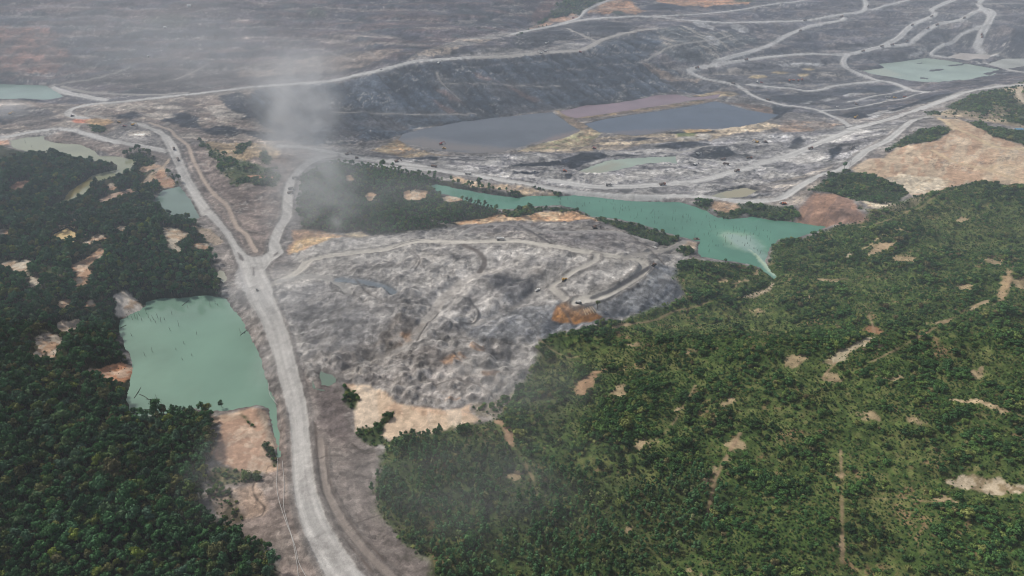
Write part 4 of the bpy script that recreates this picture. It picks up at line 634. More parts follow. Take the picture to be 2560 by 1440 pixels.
SILT = np.zeros(len(X), np.float32); SILTC = np.zeros((len(X), 3), np.float32)
def silt(P, c, k, feather, rough, z):
    idx, a, _ = px_area('', P, feather, rough, z=z); a = a*k; SILTC[idx] = SILTC[idx]*(1-a[:, None])+c[None]*a[:, None]; SILT[idx] = np.maximum(SILT[idx], a)
for w_ in (1., .86, .72, .58, .44, .3, .18, .08):
    silt([(1932,692),(1918,672),(1902+8*w_,655),(1888+16*w_,640),(1876-38*w_,618),(1862-72*w_,600-22*w_),(1880-10*w_,606-22*w_),(1900+14*w_,636),(1922+8*w_,662),(1940,688)], A(196,208,176), .21, 3+9*w_, 4+6*w_, 11)
silt([(1922,680),(1906,660),(1884,636),(1870,622),(1892,634),(1914,658),(1936,688)], A(206,212,182), .7, 3, 3, 11)
silt([(995,352),(1060,345),(1180,362),(1280,372),(1250,386),(1060,372)], A(128,116,106), .8, 14, 14, 2); silt([(1330,362),(1400,335),(1460,326),(1420,345),(1340,362)], A(140,118,106), .8, 10, 10, 2)
silt([(1080,345),(1200,330),(1330,330),(1300,350),(1150,362)], A(70,74,80), .6, 20, 20, 2); silt([(1500,332),(1600,326),(1700,322),(1800,320),(1700,330),(1560,342)], A(122,110,108), .7, 10, 10, 2)
silt([(1446,430),(1490,414),(1530,404),(1560,410),(1520,428),(1470,436)], A(166,162,140), .8, 8, 8, 6); silt([(1800,482),(1867,468),(1900,478),(1866,492),(1820,494)], A(176,166,136), .9, 4, 4, 14.5)
silt([(160,470),(215,440),(235,450),(180,500),(150,500)], A(140,124,70), .8, 5, 6, 3); silt([(2150,176),(2200,168),(2260,190),(2220,192)], A(188,192,168), .7, 10, 10, 6)
silt([(400,800),(560,770),(640,900),(660,1010),(500,1010),(420,900)], A(124,160,140), .55, 25, 20, 0)
def islet(P, z, col=A(84,84,88)):
    Pw = at_z(P, z); idx = sub(Pw, 8); s = sd_poly(Pw, X[idx], Y[idx])+(N6[idx]-.5)*7; m = s < 1; H[idx[m]] = z+.25+np.minimum(-s[m]*.05, .5).clip(0); mixc(idx, col, sstep(3, 0, s))
for P in ([(2320,176),(2345,172),(2362,172),(2350,177),(2325,179)],[(2366,163),(2400,160),(2412,158),(2405,164),(2372,166)],[(2285,158),(2318,157),(2300,160)],[(2362,204),(2400,199),(2410,203),(2370,207)],[(2300,193),(2320,195),(2318,198),(2302,197)],[(2455,185),(2490,176),(2510,174),(2500,180),(2470,188)],[(2425,150),(2445,147),(2455,151),(2430,152)]): islet(P, 6 if P[0][0] < 2460 and P[0][1] > 153 else 8)
# ------------------------------------------------------------------ make the ground meshes: one per piece of the setting
def attr_mat(name):
    m = bpy.data.materials.new(name); m.use_nodes = True; n = m.node_tree; L = n.links
    b = n.nodes['Principled BSDF']; b.inputs['Roughness'].default_value = .95; b.inputs['Specular IOR Level'].default_value = .15
    at = n.nodes.new('ShaderNodeAttribute'); at.attribute_name = 'soil'
    tc = n.nodes.new('ShaderNodeNewGeometry')
    n1 = n.nodes.new('ShaderNodeTexNoise'); n1.inputs['Scale'].default_value = .9; n1.inputs['Detail'].default_value = 5; n1.inputs['Roughness'].default_value = .65
    L.new(tc.outputs['Position'], n1.inputs['Vector'])
    n2 = n.nodes.new('ShaderNodeTexNoise'); n2.inputs['Scale'].default_value = .12; n2.inputs['Detail'].default_value = 6; n2.inputs['Roughness'].default_value = .72
    L.new(tc.outputs['Position'], n2.inputs['Vector'])
    mr = n.nodes.new('ShaderNodeMapRange'); mr.inputs[1].default_value = .25; mr.inputs[2].default_value = .75; mr.inputs[3].default_value = .72; mr.inputs[4].default_value = 1.28
    L.new(n1.outputs[0], mr.inputs[0])
    mr2 = n.nodes.new('ShaderNodeMapRange'); mr2.inputs[1].default_value = .34; mr2.inputs[2].default_value = .66; mr2.inputs[3].default_value = .68; mr2.inputs[4].default_value = 1.3
    L.new(n2.outputs[0], mr2.inputs[0])
    mu = n.nodes.new('ShaderNodeMath'); mu.operation = 'MULTIPLY'; L.new(mr.outputs[0], mu.inputs[0]); L.new(mr2.outputs[0], mu.inputs[1])
    vo = n.nodes.new('ShaderNodeTexVoronoi'); vo.inputs['Scale'].default_value = .24; dv = n.nodes.new('ShaderNodeVectorMath'); dv.operation = 'MULTIPLY_ADD'; dv.inputs[1].default_value = (3.5, 3.5, 0)
    L.new(n1.outputs['Color'], dv.inputs[0]); L.new(tc.outputs['Position'], dv.inputs[2]); L.new(dv.outputs[0], vo.inputs['Vector'])
    sx = n.nodes.new('ShaderNodeSeparateColor'); L.new(vo.outputs['Color'], sx.inputs[0])
    mv = n.nodes.new('ShaderNodeMapRange'); mv.inputs[3].default_value = .74; mv.inputs[4].default_value = 1.24; L.new(sx.outputs[0], mv.inputs[0])
    m4 = n.nodes.new('ShaderNodeMath'); m4.operation = 'MULTIPLY'; L.new(mu.outputs[0], m4.inputs[0]); L.new(mv.outputs[0], m4.inputs[1])
    lp = n.nodes.new('ShaderNodeMix'); lp.inputs[2].default_value = 1.; L.new(at.outputs['Alpha'], lp.inputs['Factor']); L.new(m4.outputs[0], lp.inputs[3]); mu = lp
    mx = n.nodes.new('ShaderNodeVectorMath'); mx.operation = 'SCALE'
    L.new(at.outputs['Color'], mx.inputs[0]); L.new(mu.outputs[0], mx.inputs['Scale']); L.new(mx.outputs[0], b.inputs['Base Color'])
    bp = n.nodes.new('ShaderNodeBump'); bp.inputs['Strength'].default_value = .6; bp.inputs['Distance'].default_value = .8
    L.new(n1.outputs[0], bp.inputs['Height']); L.new(bp.outputs[0], b.inputs['Normal'])
    return m
SOIL = attr_mat('soil')
def link_mesh(name, me, mat=None, parent=None):
    if mat is not None and len(me.materials) == 0: me.materials.append(mat)
    o = bpy.data.objects.new(name, me); COL.objects.link(o)
    if parent is not None: o.parent = parent
    return o
VID = np.arange(NR*NC).reshape(NR, NC)
QUADS = np.stack([VID[:-1, :-1], VID[:-1, 1:], VID[1:, 1:], VID[1:, :-1]], -1).reshape(-1, 4)
FCLS = CLS[QUADS[:, 0]]
CO3 = np.stack([X, Y, H], 1).astype(np.float32)
SOILC = np.concatenate([np.clip(RGB, .008, .85), np.clip((1-.75*ROADM)*(1-.5*SMT)*(1-.5*np.clip(BUSH+FOR, 0, 1)), .2, 1)[:, None]], 1).astype(np.float32)
def quad_mesh(name, q, co, soil=None, an='soil'):
    used, inv = np.unique(q, return_inverse=True); inv = inv.reshape(q.shape)
    me = bpy.data.meshes.new(name); me.vertices.add(len(used)); me.vertices.foreach_set('co', co[used].ravel())
    me.loops.add(q.size); me.loops.foreach_set('vertex_index', inv.ravel().astype(np.int32))
    me.polygons.add(len(q)); me.polygons.foreach_set('loop_start', np.arange(0, q.size, 4, dtype=np.int32))
    me.polygons.foreach_set('use_smooth', np.ones(len(q), bool))
    if soil is not None:
        at = me.attributes.new(an, 'FLOAT_COLOR', 'POINT'); at.data.foreach_set('color', soil[used].ravel())
    me.update(calc_edges=True); return me
def tag(o, label=None, cat=None, group=None, kind=None):
    if label: o['label'] = label
    if cat: o['category'] = cat
    if group: o['group'] = group
    if kind: o['kind'] = kind
    return o
CATN = {'terrain': 'ground', 'ground': 'ground', 'dirt_road': 'road', 'haul_road': 'road', 'spoil_heap': 'spoil heap', 'forest_floor': 'forest floor', 'coal_stockpile': 'coal pile'}
for c in range(len(NAMES)):
    q = QUADS[FCLS == c]
    if len(q) < 12:
        if len(q): FCLS[FCLS == c] = 0
        continue
for c in range(len(NAMES)):
    q = QUADS[FCLS == c]
    if len(q) == 0: continue
    o = link_mesh(NAMES[c], quad_mesh(NAMES[c], q, CO3, SOILC), SOIL)
    tag(o, LABELS[c], CATN.get(NAMES[c], NAMES[c]), kind='structure')
def water_mat(name, c, rough=.12):
    m = bpy.data.materials.new(name); m.use_nodes = True; n = m.node_tree; L = n.links; b = n.nodes['Principled BSDF']
    b.inputs['Roughness'].default_value = rough; b.inputs['IOR'].default_value = 1.33; b.inputs['Specular IOR Level'].default_value = .5
    g = n.nodes.new('ShaderNodeNewGeometry')
    n1 = n.nodes.new('ShaderNodeTexNoise'); n1.inputs['Scale'].default_value = .018; n1.inputs['Detail'].default_value = 4; L.new(g.outputs['Position'], n1.inputs['Vector'])
    rp = n.nodes.new('ShaderNodeValToRGB'); L.new(n1.outputs[0], rp.inputs[0])
    rp.color_ramp.elements[0].position = .3; rp.color_ramp.elements[1].position = .7
    k = A(*c, k=.85); rp.color_ramp.elements[0].color = (*(k*.8), 1); rp.color_ramp.elements[1].color = (*(k*1.12), 1)
    at = n.nodes.new('ShaderNodeAttribute'); at.attribute_name = 'silt'; mx = n.nodes.new('ShaderNodeMix'); mx.data_type = 'RGBA'
    L.new(at.outputs['Alpha'], mx.inputs['Factor']); L.new(rp.outputs[0], mx.inputs[6]); L.new(at.outputs['Color'], mx.inputs[7]); L.new(mx.outputs[2], b.inputs['Base Color'])
    n2 = n.nodes.new('ShaderNodeTexNoise'); n2.inputs['Scale'].default_value = .8; n2.inputs['Detail'].default_value = 3; L.new(g.outputs['Position'], n2.inputs['Vector'])
    bp = n.nodes.new('ShaderNodeBump'); bp.inputs['Strength'].default_value = .08; bp.inputs['Distance'].default_value = .3; L.new(n2.outputs[0], bp.inputs['Height']); L.new(bp.outputs[0], b.inputs['Normal'])
    return m
SILTC4 = np.concatenate([SILTC/np.maximum(SILT, 1e-3)[:, None].clip(.02), SILT[:, None]], 1).clip(0, 1).astype(np.float32)
for name, label, z, idx, col in WATERS:
    m = np.zeros(len(X), bool); m[idx] = True
    q = QUADS[m[QUADS].all(1)]
    co = CO3.copy(); co[:, 2] = z
    o = link_mesh(name, quad_mesh(name, q, co, SILTC4, 'silt'), water_mat('water', col)); tag(o, label, name, kind='structure')

UM = half_w(ys)
def final_h(x, y):
    return gmap(H.reshape(NR, NC), np.asarray(x, float), np.asarray(y, float))
def near_i(x, y):
    j = np.clip(np.searchsorted(ys, y), 0, NR-1); i = np.clip(np.searchsorted(us, x/half_w(y)), 0, NC-1)
    return j*NC+i
def spot(px, py):                  # a point on the finished ground seen at a photo pixel
    p = ground([(px, py)], final_h)[0]; return float(p[0]), float(p[1]), float(final_h(p[0:1], p[1:2])[0])
# ------------------------------------------------------------------ vegetation
def project(x, y, z):
    d = np.stack([x, y, z-CAM_H], -1); f = d[..., 1]*cp-d[..., 2]*sp; uu = d[..., 1]*sp+d[..., 2]*cp
    return 1280+FPX*d[..., 0]/f, 720-FPX*uu/f, f
def simple_mat(name, c, rough=.8, nscale=2., amp=.3, spec=.2, metal=0.):
    m = bpy.data.materials.new(name); m.use_nodes = True; n = m.node_tree; L = n.links; b = n.nodes['Principled BSDF']
    b.inputs['Roughness'].default_value = rough; b.inputs['Specular IOR Level'].default_value = spec; b.inputs['Metallic'].default_value = metal
    t = n.nodes.new('ShaderNodeTexCoord'); nz = n.nodes.new('ShaderNodeTexNoise'); nz.inputs['Scale'].default_value = nscale; nz.inputs['Detail'].default_value = 4
    L.new(t.outputs['Object'], nz.inputs['Vector']); rp = n.nodes.new('ShaderNodeValToRGB'); L.new(nz.outputs[0], rp.inputs[0])
    c = np.asarray(c, float); rp.color_ramp.elements[0].position = .3; rp.color_ramp.elements[1].position = .7
    rp.color_ramp.elements[0].color = (*(c*(1-amp)), 1); rp.color_ramp.elements[1].color = (*np.minimum(c*(1+amp), .9), 1)
    L.new(rp.outputs[0], b.inputs['Base Color']); return m
def leaf_mat(name, stops):
    m = bpy.data.materials.new(name); m.use_nodes = True; n = m.node_tree; L = n.links; b = n.nodes['Principled BSDF']
    b.inputs['Roughness'].default_value = .75; b.inputs['Specular IOR Level'].default_value = .18
    oi = n.nodes.new('ShaderNodeObjectInfo'); rp = n.nodes.new('ShaderNodeValToRGB'); L.new(oi.outputs['Random'], rp.inputs[0])
    e = rp.color_ramp.elements; e[0].position, e[0].color = stops[0][0], (*stops[0][1], 1); e[1].position, e[1].color = stops[-1][0], (*stops[-1][1], 1)
    for p, c in stops[1:-1]: k = e.new(p); k.color = (*c, 1)
    g = n.nodes.new('ShaderNodeNewGeometry'); nz = n.nodes.new('ShaderNodeTexNoise'); nz.inputs['Scale'].default_value = .02; nz.inputs['Detail'].default_value = 3
    L.new(oi.outputs['Location'], nz.inputs['Vector'])
    n2 = n.nodes.new('ShaderNodeTexNoise'); n2.inputs['Scale'].default_value = .4; n2.inputs['Detail'].default_value = 3; L.new(g.outputs['Position'], n2.inputs['Vector'])
    m1 = n.nodes.new('ShaderNodeMapRange'); m1.inputs[1].default_value = .3; m1.inputs[2].default_value = .7; m1.inputs[3].default_value = .7; m1.inputs[4].default_value = 1.35; L.new(nz.outputs[0], m1.inputs[0])
    m2 = n.nodes.new('ShaderNodeMapRange'); m2.inputs[1].default_value = .3; m2.inputs[2].default_value = .7; m2.inputs[3].default_value = .72; m2.inputs[4].default_value = 1.28; L.new(n2.outputs[0], m2.inputs[0])
    mu = n.nodes.new('ShaderNodeMath'); mu.operation = 'MULTIPLY'; L.new(m1.outputs[0], mu.inputs[0]); L.new(m2.outputs[0], mu.inputs[1])
    sc = n.nodes.new('ShaderNodeVectorMath'); sc.operation = 'SCALE'; L.new(rp.outputs[0], sc.inputs[0]); L.new(mu.outputs[0], sc.inputs['Scale'])
    L.new(sc.outputs[0], b.inputs['Base Color'])
    return m
def G(r, g, b, k=1.): return tuple(lin(r, g, b)*k)
LEAF = leaf_mat('forest_leaves', [(0, G(50,80,50)), (.25, G(62,98,54)), (.5, G(72,110,68)), (.68, G(76,102,80)), (.82, G(92,112,58)), (.93, G(104,98,68)), (1, G(120,134,58))])
LLEAF = leaf_mat('regrowth_leaves', [(0, G(60,96,60)), (.3, G(74,112,66)), (.6, G(84,122,76)), (.85, G(98,124,66)), (1, G(116,128,72))])
PLEAF = leaf_mat('plantation_leaves', [(0, G(64,102,62)), (.4, G(78,116,70)), (.75, G(90,124,82)), (.92, G(104,128,76)), (1, G(134,136,96))])
BLEAF = leaf_mat('shrub_leaves', [(0, G(52,84,46)), (.35, G(64,98,52)), (.65, G(80,112,56)), (.85, G(104,122,62)), (.95, G(124,128,72)), (1, G(112,102,72))])
BARK = simple_mat('bark', lin(112,100,88)*.8, nscale=3)
LIME = simple_mat('lime_leaves', lin(132,150,44), nscale=.8, amp=.4)
def crown(seed, R, zc, hz, nl, nq, q, spiky=False, conical=False):
    """leaf faces spread through lobes of an uneven crown"""
    r = np.random.default_rng(seed); V = []; F = []
    lobes = []
    for i in range(nl):
        a = r.uniform(0, 6.283); d = R*math.sqrt(r.uniform(0, 1))*.68; t = r.uniform(-.45, 1)
        if conical: d *= (1-.55*max(t, 0))
        lr = R*r.uniform(.30, .5)*(1-.25*(d/R))
        lobes.append((d*math.cos(a), d*math.sin(a), zc+hz*(t*.62-(d/R)**2*.35), lr))
    lobes.append((0, 0, zc+hz*.25, R*.52))
    for (lx, ly, lz, lr) in lobes:
        for _ in range(nq):
            n = r.normal(size=3); n[2] = n[2]*.8+.25; n /= np.linalg.norm(n)
            p = np.array([lx, ly, lz])+n*lr*np.array([1, 1, .78])*r.uniform(.78, 1.08)
            m = n+r.normal(size=3)*.28; m /= np.linalg.norm(m)
            t1 = np.cross(m, [.3, .5, .8]); t1 /= np.linalg.norm(t1)+1e-9; t2 = np.cross(m, t1); s = q*r.uniform(.6, 1.35)
            b = len(V); V += [p-t1*s, p-t2*s*.6+m*s*.15, p+t1*s, p+t2*s*.6-m*s*.1]; F.append((b, b+1, b+2, b+3))
        # dim core that closes the lobe
        b = len(V); k = .72*lr
        for ax in ((1,0,0),(0,1,0),(-1,0,0),(0,-1,0),(0,0,.8),(0,0,-.8)): V.append(np.array([lx, ly, lz])+np.array(ax)*k)
        for f in ((0,1,4),(1,2,4),(2,3,4),(3,0,4),(1,0,5),(2,1,5),(3,2,5),(0,3,5)): F.append(tuple(b+i for i in f))
    return V, F
def fronds(seed, R, zc, n=13):
    r = np.random.default_rng(seed); V = []; F = []
    for i in range(n):
        a = 6.283*i/n+r.uniform(-.2, .2); L_ = R*r.uniform(.8, 1.15); up = r.uniform(.2, .9); w = R*.14
        prev = None
        for t in np.linspace(0, 1, 5):
            c = np.array([math.cos(a)*L_*t, math.sin(a)*L_*t, zc+L_*(up*t-1.0*t*t)*.8]); s = np.array([-math.sin(a), math.cos(a), 0])*w*(1-.8*abs(t-.4))
            b = len(V); V += [c-s, c+s]
            if prev is not None: F.append((prev, prev+1, b+1, b))
            prev = b
    return V, F
def trunk(seed, h, r0, limbs=3, R=2.):
    r = np.random.default_rng(seed); V = []; F = []
    def tube(p0, p1, a, b, k=5):
        p0, p1 = np.array(p0, float), np.array(p1, float); d = (p1-p0)/np.linalg.norm(p1-p0); u = np.cross(d, [.2, .9, .1]); u /= np.linalg.norm(u); w = np.cross(d, u)
        s = len(V)
        for p, q in ((p0, a), (p1, b)):
            for i in range(k): V.append(p+q*(u*math.cos(6.283*i/k)+w*math.sin(6.283*i/k)))
        for i in range(k): F.append((s+i, s+(i+1) % k, s+k+(i+1) % k, s+k+i))
        F.append(tuple(s+k+i for i in range(k)))
    tube((0, 0, -.6), (r.uniform(-.2, .2), r.uniform(-.2, .2), h*.62), r0, r0*.62)
    for i in range(limbs):
        a = 6.283*i/max(limbs, 1)+r.uniform(-.4, .4); tube((0, 0, h*.5), (math.cos(a)*R, math.sin(a)*R, h*r.uniform(.8, .98)), r0*.5, r0*.16, 4)
    return V, F
def mk(name, VF, mat):
    me = bpy.data.meshes.new(name); me.from_pydata([tuple(v) for v in VF[0]], [], VF[1]); me.materials.append(mat); return me
def joined(name, a, b, ma, mb):
    V = list(a[0])+list(b[0]); o = len(a[0]); F = list(a[1])+[tuple(i+o for i in f) for f in b[1]]
    me = bpy.data.meshes.new(name); me.from_pydata([tuple(v) for v in V], [], F); me.materials.append(ma); me.materials.append(mb)
    me.polygons.foreach_set('material_index', np.array([0]*len(a[1])+[1]*len(b[1]), np.int32)); return me
PROTO = {'forest': [], 'plantation': [], 'shrub': []}
for i in range(8):
    R = [3.6, 3.1, 2.7, 3.9, 2.9, 3.3, 2.4, 3.4][i]; h = [10, 9, 8, 10.5, 9.5, 8.5, 7.5, 11][i]
    PROTO['forest'].append((crown(100+i, R, h*.72, h*.36, 9 if i != 6 else 6, 46, .42), trunk(200+i, h, .26, 4, R*.6)))
for i in range(5):
    R = [2.1, 1.9, 2.3, 1.8, 2.0][i]; h = [8.5, 7.8, 9, 7, 8.2][i]
    PROTO['plantation'].append((crown(300+i, R, h*.62, h*.55, 7, 46, .34, conical=True), trunk(400+i, h, .14, 3, R*.5)))
for i in range(6):
    R = [2.2, 1.8, 2.5, 1.6, 2.0, 2.6][i]; h = [3.2, 2.8, 3.6, 2.4, 3.4, 3.0][i]
    PROTO['shrub'].append((crown(500+i, R, h*.5, h*.5, 6, 40, .33) if i != 3 else fronds(510, 2.4, 1.8), trunk(600+i, h*.8, .09, 3, R*.5)))
PROTO['regrowth'] = PROTO['forest']
MATS = {'forest': LEAF, 'regrowth': LLEAF, 'plantation': PLEAF, 'shrub': BLEAF}
PART = {}; INST = {}
for k, L_ in PROTO.items():
    PART[k] = [(mk('crown', c, MATS[k]), mk('trunk', t, BARK)) for c, t in L_]
    cl = bpy.data.collections.new(k+'_kinds'); INST[k] = cl
    for i, (c, t) in enumerate(L_):
        cl.objects.link(bpy.data.objects.new('%s_kind_%02d' % (k, i), joined(k, c, t, MATS[k], BARK)))
def grid_pts(x0, x1, y0, y1, s, seed):
    r = np.random.default_rng(seed); gx = np.arange(x0, x1, s); gy = np.arange(y0, y1, s*.9)
    a, b = np.meshgrid(gx, gy); a = a+(np.arange(len(gy)) % 2)[:, None]*s*.5
    a = a.ravel()+r.uniform(-.42, .42, a.size)*s; b = b.ravel()+r.uniform(-.42, .42, b.size)*s
    k = np.abs(a) < half_w(b)*1.12+25; return a[k], b[k], r
def scatter(arr, x0, x1, y0, y1, s, seed, lo, hi, nk, clump=0., edge=0.):
    x, y, r = grid_pts(x0, x1, y0, y1, s, seed); i = near_i(x, y); p = arr[i]
    if clump: p = p*(1-clump+2*clump*sstep(.35, .65, fbm(x, y, 22, 3, seed+3)))
    k = (r.uniform(size=len(x)) < p) & (ROADM[i] < .2) & (WATERM[i] < .5)
    x, y = x[k], y[k]; z = final_h(x, y); sc = r.uniform(lo, hi, len(x))*(.8+.5*fbm(x, y, 40, 2, seed+7))
    if clump: sc = sc*(.5+.95*sstep(.36, .62, fbm(x, y, 16, 3, seed+5)))*np.where(r.uniform(size=len(x)) < .03, 1.7, 1.)
    if not clump: sc = sc*np.where(r.uniform(size=len(x)) < .06, 1.35, 1.)*np.where(r.uniform(size=len(x)) < .15, .7, 1.)
    kk = r.integers(0, nk, len(x)); aa = r.uniform(0, 6.283, len(x))
    if edge:                        # smaller growth where a clearing, track or water lies just behind
        ln = np.hypot(x, y); ux, uy = x/ln, y/ln; tn = (CAM_H-z)/ln; hmax = np.full(len(x), 99.)
        for d in (1.5, 4, 7, 10, 14, 18, 23, 28):
            j = near_i(x+ux*d, y+uy*d); op = CLEAR[j] > .5
            hmax = np.where(op, np.minimum(hmax, np.maximum(d-1.5, .3)*tn+.8), hmax)
        sc = np.minimum(sc, np.maximum(hmax/edge, .22))
    return dict(x=x, y=y, z=z, s=sc, k=kk, a=aa)
def take(d, m): return {k: v[m] for k, v in d.items()}
_GN = {}
def gn_group(kind):
    if kind in _GN: return _GN[kind]
    g = bpy.data.node_groups.new('scatter_'+kind, 'GeometryNodeTree')
    g.interface.new_socket('Geometry', in_out='INPUT', socket_type='NodeSocketGeometry'); g.interface.new_socket('Geometry', in_out='OUTPUT', socket_type='NodeSocketGeometry')
    N = g.nodes; L = g.links; gi = N.new('NodeGroupInput'); go = N.new('NodeGroupOutput'); ip = N.new('GeometryNodeInstanceOnPoints'); ci = N.new('GeometryNodeCollectionInfo')
    ci.inputs['Collection'].default_value = INST[kind]; ci.inputs['Separate Children'].default_value = True; ci.inputs['Reset Children'].default_value = True
    ip.inputs['Pick Instance'].default_value = True
    def na(nm, t):
        a = N.new('GeometryNodeInputNamedAttribute'); a.data_type = t; a.inputs['Name'].default_value = nm; return a.outputs[0]
    L.new(gi.outputs[0], ip.inputs['Points']); L.new(ci.outputs[0], ip.inputs['Instance'])
    L.new(na('kind', 'INT'), ip.inputs['Instance Index']); L.new(na('turn', 'FLOAT_VECTOR'), ip.inputs['Rotation']); L.new(na('size', 'FLOAT_VECTOR'), ip.inputs['Scale'])
    L.new(ip.outputs[0], go.inputs[0]); _GN[kind] = g; return g
def mass(name, label, d, kind):
    n = len(d['x'])
    if n == 0: return
    me = bpy.data.meshes.new(name); me.vertices.add(n); me.vertices.foreach_set('co', np.stack([d['x'], d['y'], d['z']-.1], 1).astype(np.float32).ravel())
    a = me.attributes.new('kind', 'INT', 'POINT'); a.data.foreach_set('value', d['k'].astype(np.int32))
    t = np.zeros((n, 3), np.float32); t[:, 2] = d['a']; a = me.attributes.new('turn', 'FLOAT_VECTOR', 'POINT'); a.data.foreach_set('vector', t.ravel())
    sx = np.stack([d['s'], d['s'], d['s']*(.85+.3*_hash(d['k'], (d['a']*1000).astype(int), 3))], 1).astype(np.float32); a = me.attributes.new('size', 'FLOAT_VECTOR', 'POINT'); a.data.foreach_set('vector', sx.ravel())
    o = link_mesh(name, me, MATS[kind]); md = o.modifiers.new('scatter', 'NODES'); md.node_group = gn_group(kind); tag(o, label, name.replace('_', ' '), kind='stuff')
def empty(name, loc, rz=0., s=1.):
    o = bpy.data.objects.new(name, None); COL.objects.link(o); o.location = loc; o.rotation_euler = (0, 0, rz); o.scale = (s, s, s) if np.ndim(s) == 0 else s
    o.empty_display_size = .5; return o
BUSHK = 1
FL = scatter(FOR, -760, 640, 262, 1700, 4.9, 11, .7, 1.5, 8, edge=9.5)
_a, _b, _ = project(FL['x'], FL['y'], FL['z']); FL['s'] = np.where(_a > 725, FL['s']*.72, FL['s'])
PL = scatter(PLAN, -260, 420, 262, 700, 3.3, 12, .8, 1.25, 5)
SH = scatter(BUSH, -760, 1150, 262, 2200, 2.7, 13, .3, 1.2, 6, clump=.45, edge=3.6)
SH['k'] = np.where((SH['k'] == 3) & (_hash((SH['x']*10).astype(int), (SH['y']*10).astype(int), 5) < .6), 0, SH['k']); SH['s'] = np.where(SH['k'] == 3, np.minimum(SH['s'], .8), SH['s'])
VL = VEGM*(1-CLEAR)*(.35+.5*N20); LOW = scatter(VL, -300, 900, 262, 1250, 2.1, 17, .16, .5, 6); LOW['k'] = np.where(LOW['k'] == 3, 1, LOW['k'])
# lower growth at the forest edge
def largest(d, n, weight):
    px, py, f = project(d['x'], d['y'], d['z']+3); ok = (px > 4) & (px < 2556) & (py > 4) & (py < 1436)
    sc = np.where(ok, weight/f, -1); o = np.argsort(-sc)[:n]; m = np.zeros(len(sc), bool); m[o] = True; return m & ok, px, py
def where_words(px, py, kind):
    if kind == 'forest':
        v = next(w for y, w in ((1060, 'level with the pad top'), (1120, 'level with the pad'), (1180, 'level with the pad foot'), (1240, 'below the pad'), (1300, 'well below the pad'), (1350, 'above the bottom edge'), (1400, 'close to the bottom'), (9999, 'at the bottom edge')) if py < y)
        h = next(w for x, w in ((70, 'at the left edge'), (140, 'near the left edge'), (220, 'left of wood centre'), (300, 'in the wood centre'), (380, 'right of wood centre'), (460, 'left of the pad side'), (540, 'near the pad side'), (9999, 'on the verge side')) if px < x)
    else:
        v = next(w for y, w in ((1140, 'level with the pad foot'), (1200, 'below the pad'), (1250, 'well below the pad'), (1300, 'midway to the bottom'), (1350, 'low on the slope'), (1400, 'close to the bottom'), (9999, 'at the bottom edge')) if py < y)
        h = next(w for x, w in ((1040, 'beside the cracked verge'), (1150, 'near the cracked verge'), (1260, 'left of belt centre'), (1380, 'in the belt centre'), (1500, 'right of belt centre'), (1640, 'at the belt side'), (1800, 'in mid hillside'), (1960, 'right of mid hillside'), (2110, 'left of the bare track'), (2260, 'right of the bare track'), (2400, 'below the pale dirt patch'), (9999, 'near the right edge')) if px < x)
    return v+', '+h
def singles(kind, name, desc, cat, d, n, group):
    R_ = np.array([np.abs(np.array(c[0])[:, 0]).max() for c, t in PROTO[kind]])[d['k']]
    m, px, py = largest(d, n, d['s']*R_)
    for i in np.nonzero(m)[0]:
        j = int(d['k'][i]); e = empty(name, (d['x'][i], d['y'][i], d['z'][i]-.1), d['a'][i], float(d['s'][i]))
        link_mesh('crown', PART[kind][j][0], parent=e); link_mesh('trunk', PART[kind][j][1], parent=e)
        tag(e, desc[j % len(desc)]+' '+where_words(px[i], py[i], kind), cat, group)
    return take(d, ~m)
rest = singles('forest', 'forest_tree', ['domed tree', 'rounded tree', 'compact tree', 'spreading tree', 'lumpy tree', 'dense tree', 'slender tree', 'tall tree'], 'tree', FL, 300, 'trees of the closed forest left of the haul road')
mid = rest['x'] > -330+0*rest['x']
_px, _py, _ = project(rest['x'], rest['y'], rest['z'])
mm = (_px > 700)
mass('forest', 'dense broadleaf forest left of the haul road and around the turquoise pond', take(rest, ~mm), 'forest')
mass('forest', 'hazy broadleaf forest between the haul road and the turquoise lake', take(rest, mm), 'regrowth')
rest = singles('plantation', 'plantation_tree', ['narrow planted tree', 'upright planted tree', 'stout planted tree', 'thin planted tree', 'even planted tree'], 'tree', PL, 300, 'plantation trees in the lower middle')
mass('plantation', 'dense belt of small plantation trees in the lower middle', rest, 'plantation')
rest = singles('shrub', 'shrub', ['low round shrub', 'small bushy shrub', 'broad leafy shrub', 'spiky fronded shrub', 'open leafy shrub', 'wide flat shrub'], 'shrub', SH, 300, 'shrubs on the grassy hillside')
_px, _py, _ = project(rest['x'], rest['y'], rest['z'])
east = (_px > 930) & (_py > 555)
mass('scrub', 'dark green scrub bushes over the right hillside', take(rest, east), 'shrub')
mass('undergrowth', 'low yellow green undergrowth between the bushes of the right hillside', LOW, 'shrub')
mass('scrub', 'bushes and thickets around the ponds and roads beyond', take(rest, ~east), 'shrub')
print('VEG', len(FL['x']), len(PL['x']), len(SH['x']))
def tree_at(px, py, name, label, kind, j, s, leaf=None):
    x, y, z = spot(px, py); e = empty(name, (x, y, z-.2), px*.7, s); c, t = PART[kind][j]
    if leaf is not None: c = c.copy(); c.materials.clear(); c.materials.append(leaf)
    link_mesh('crown', c, parent=e); link_mesh('trunk', t, parent=e); tag(e, label, 'tree'); return e
tree_at(413, 1066, 'broadleaf_tree', 'bright lime green tree at the south shore of the turquoise pond', 'forest', 2, 1.1, LIME)
tree_at(556, 1022, 'broadleaf_tree', 'lone hazy tree on the south bank of the turquoise pond', 'forest', 4, 1.0)
tree_at(508, 1026, 'broadleaf_tree', 'smaller tree on the south bank of the turquoise pond, left of another', 'forest', 6, .9)
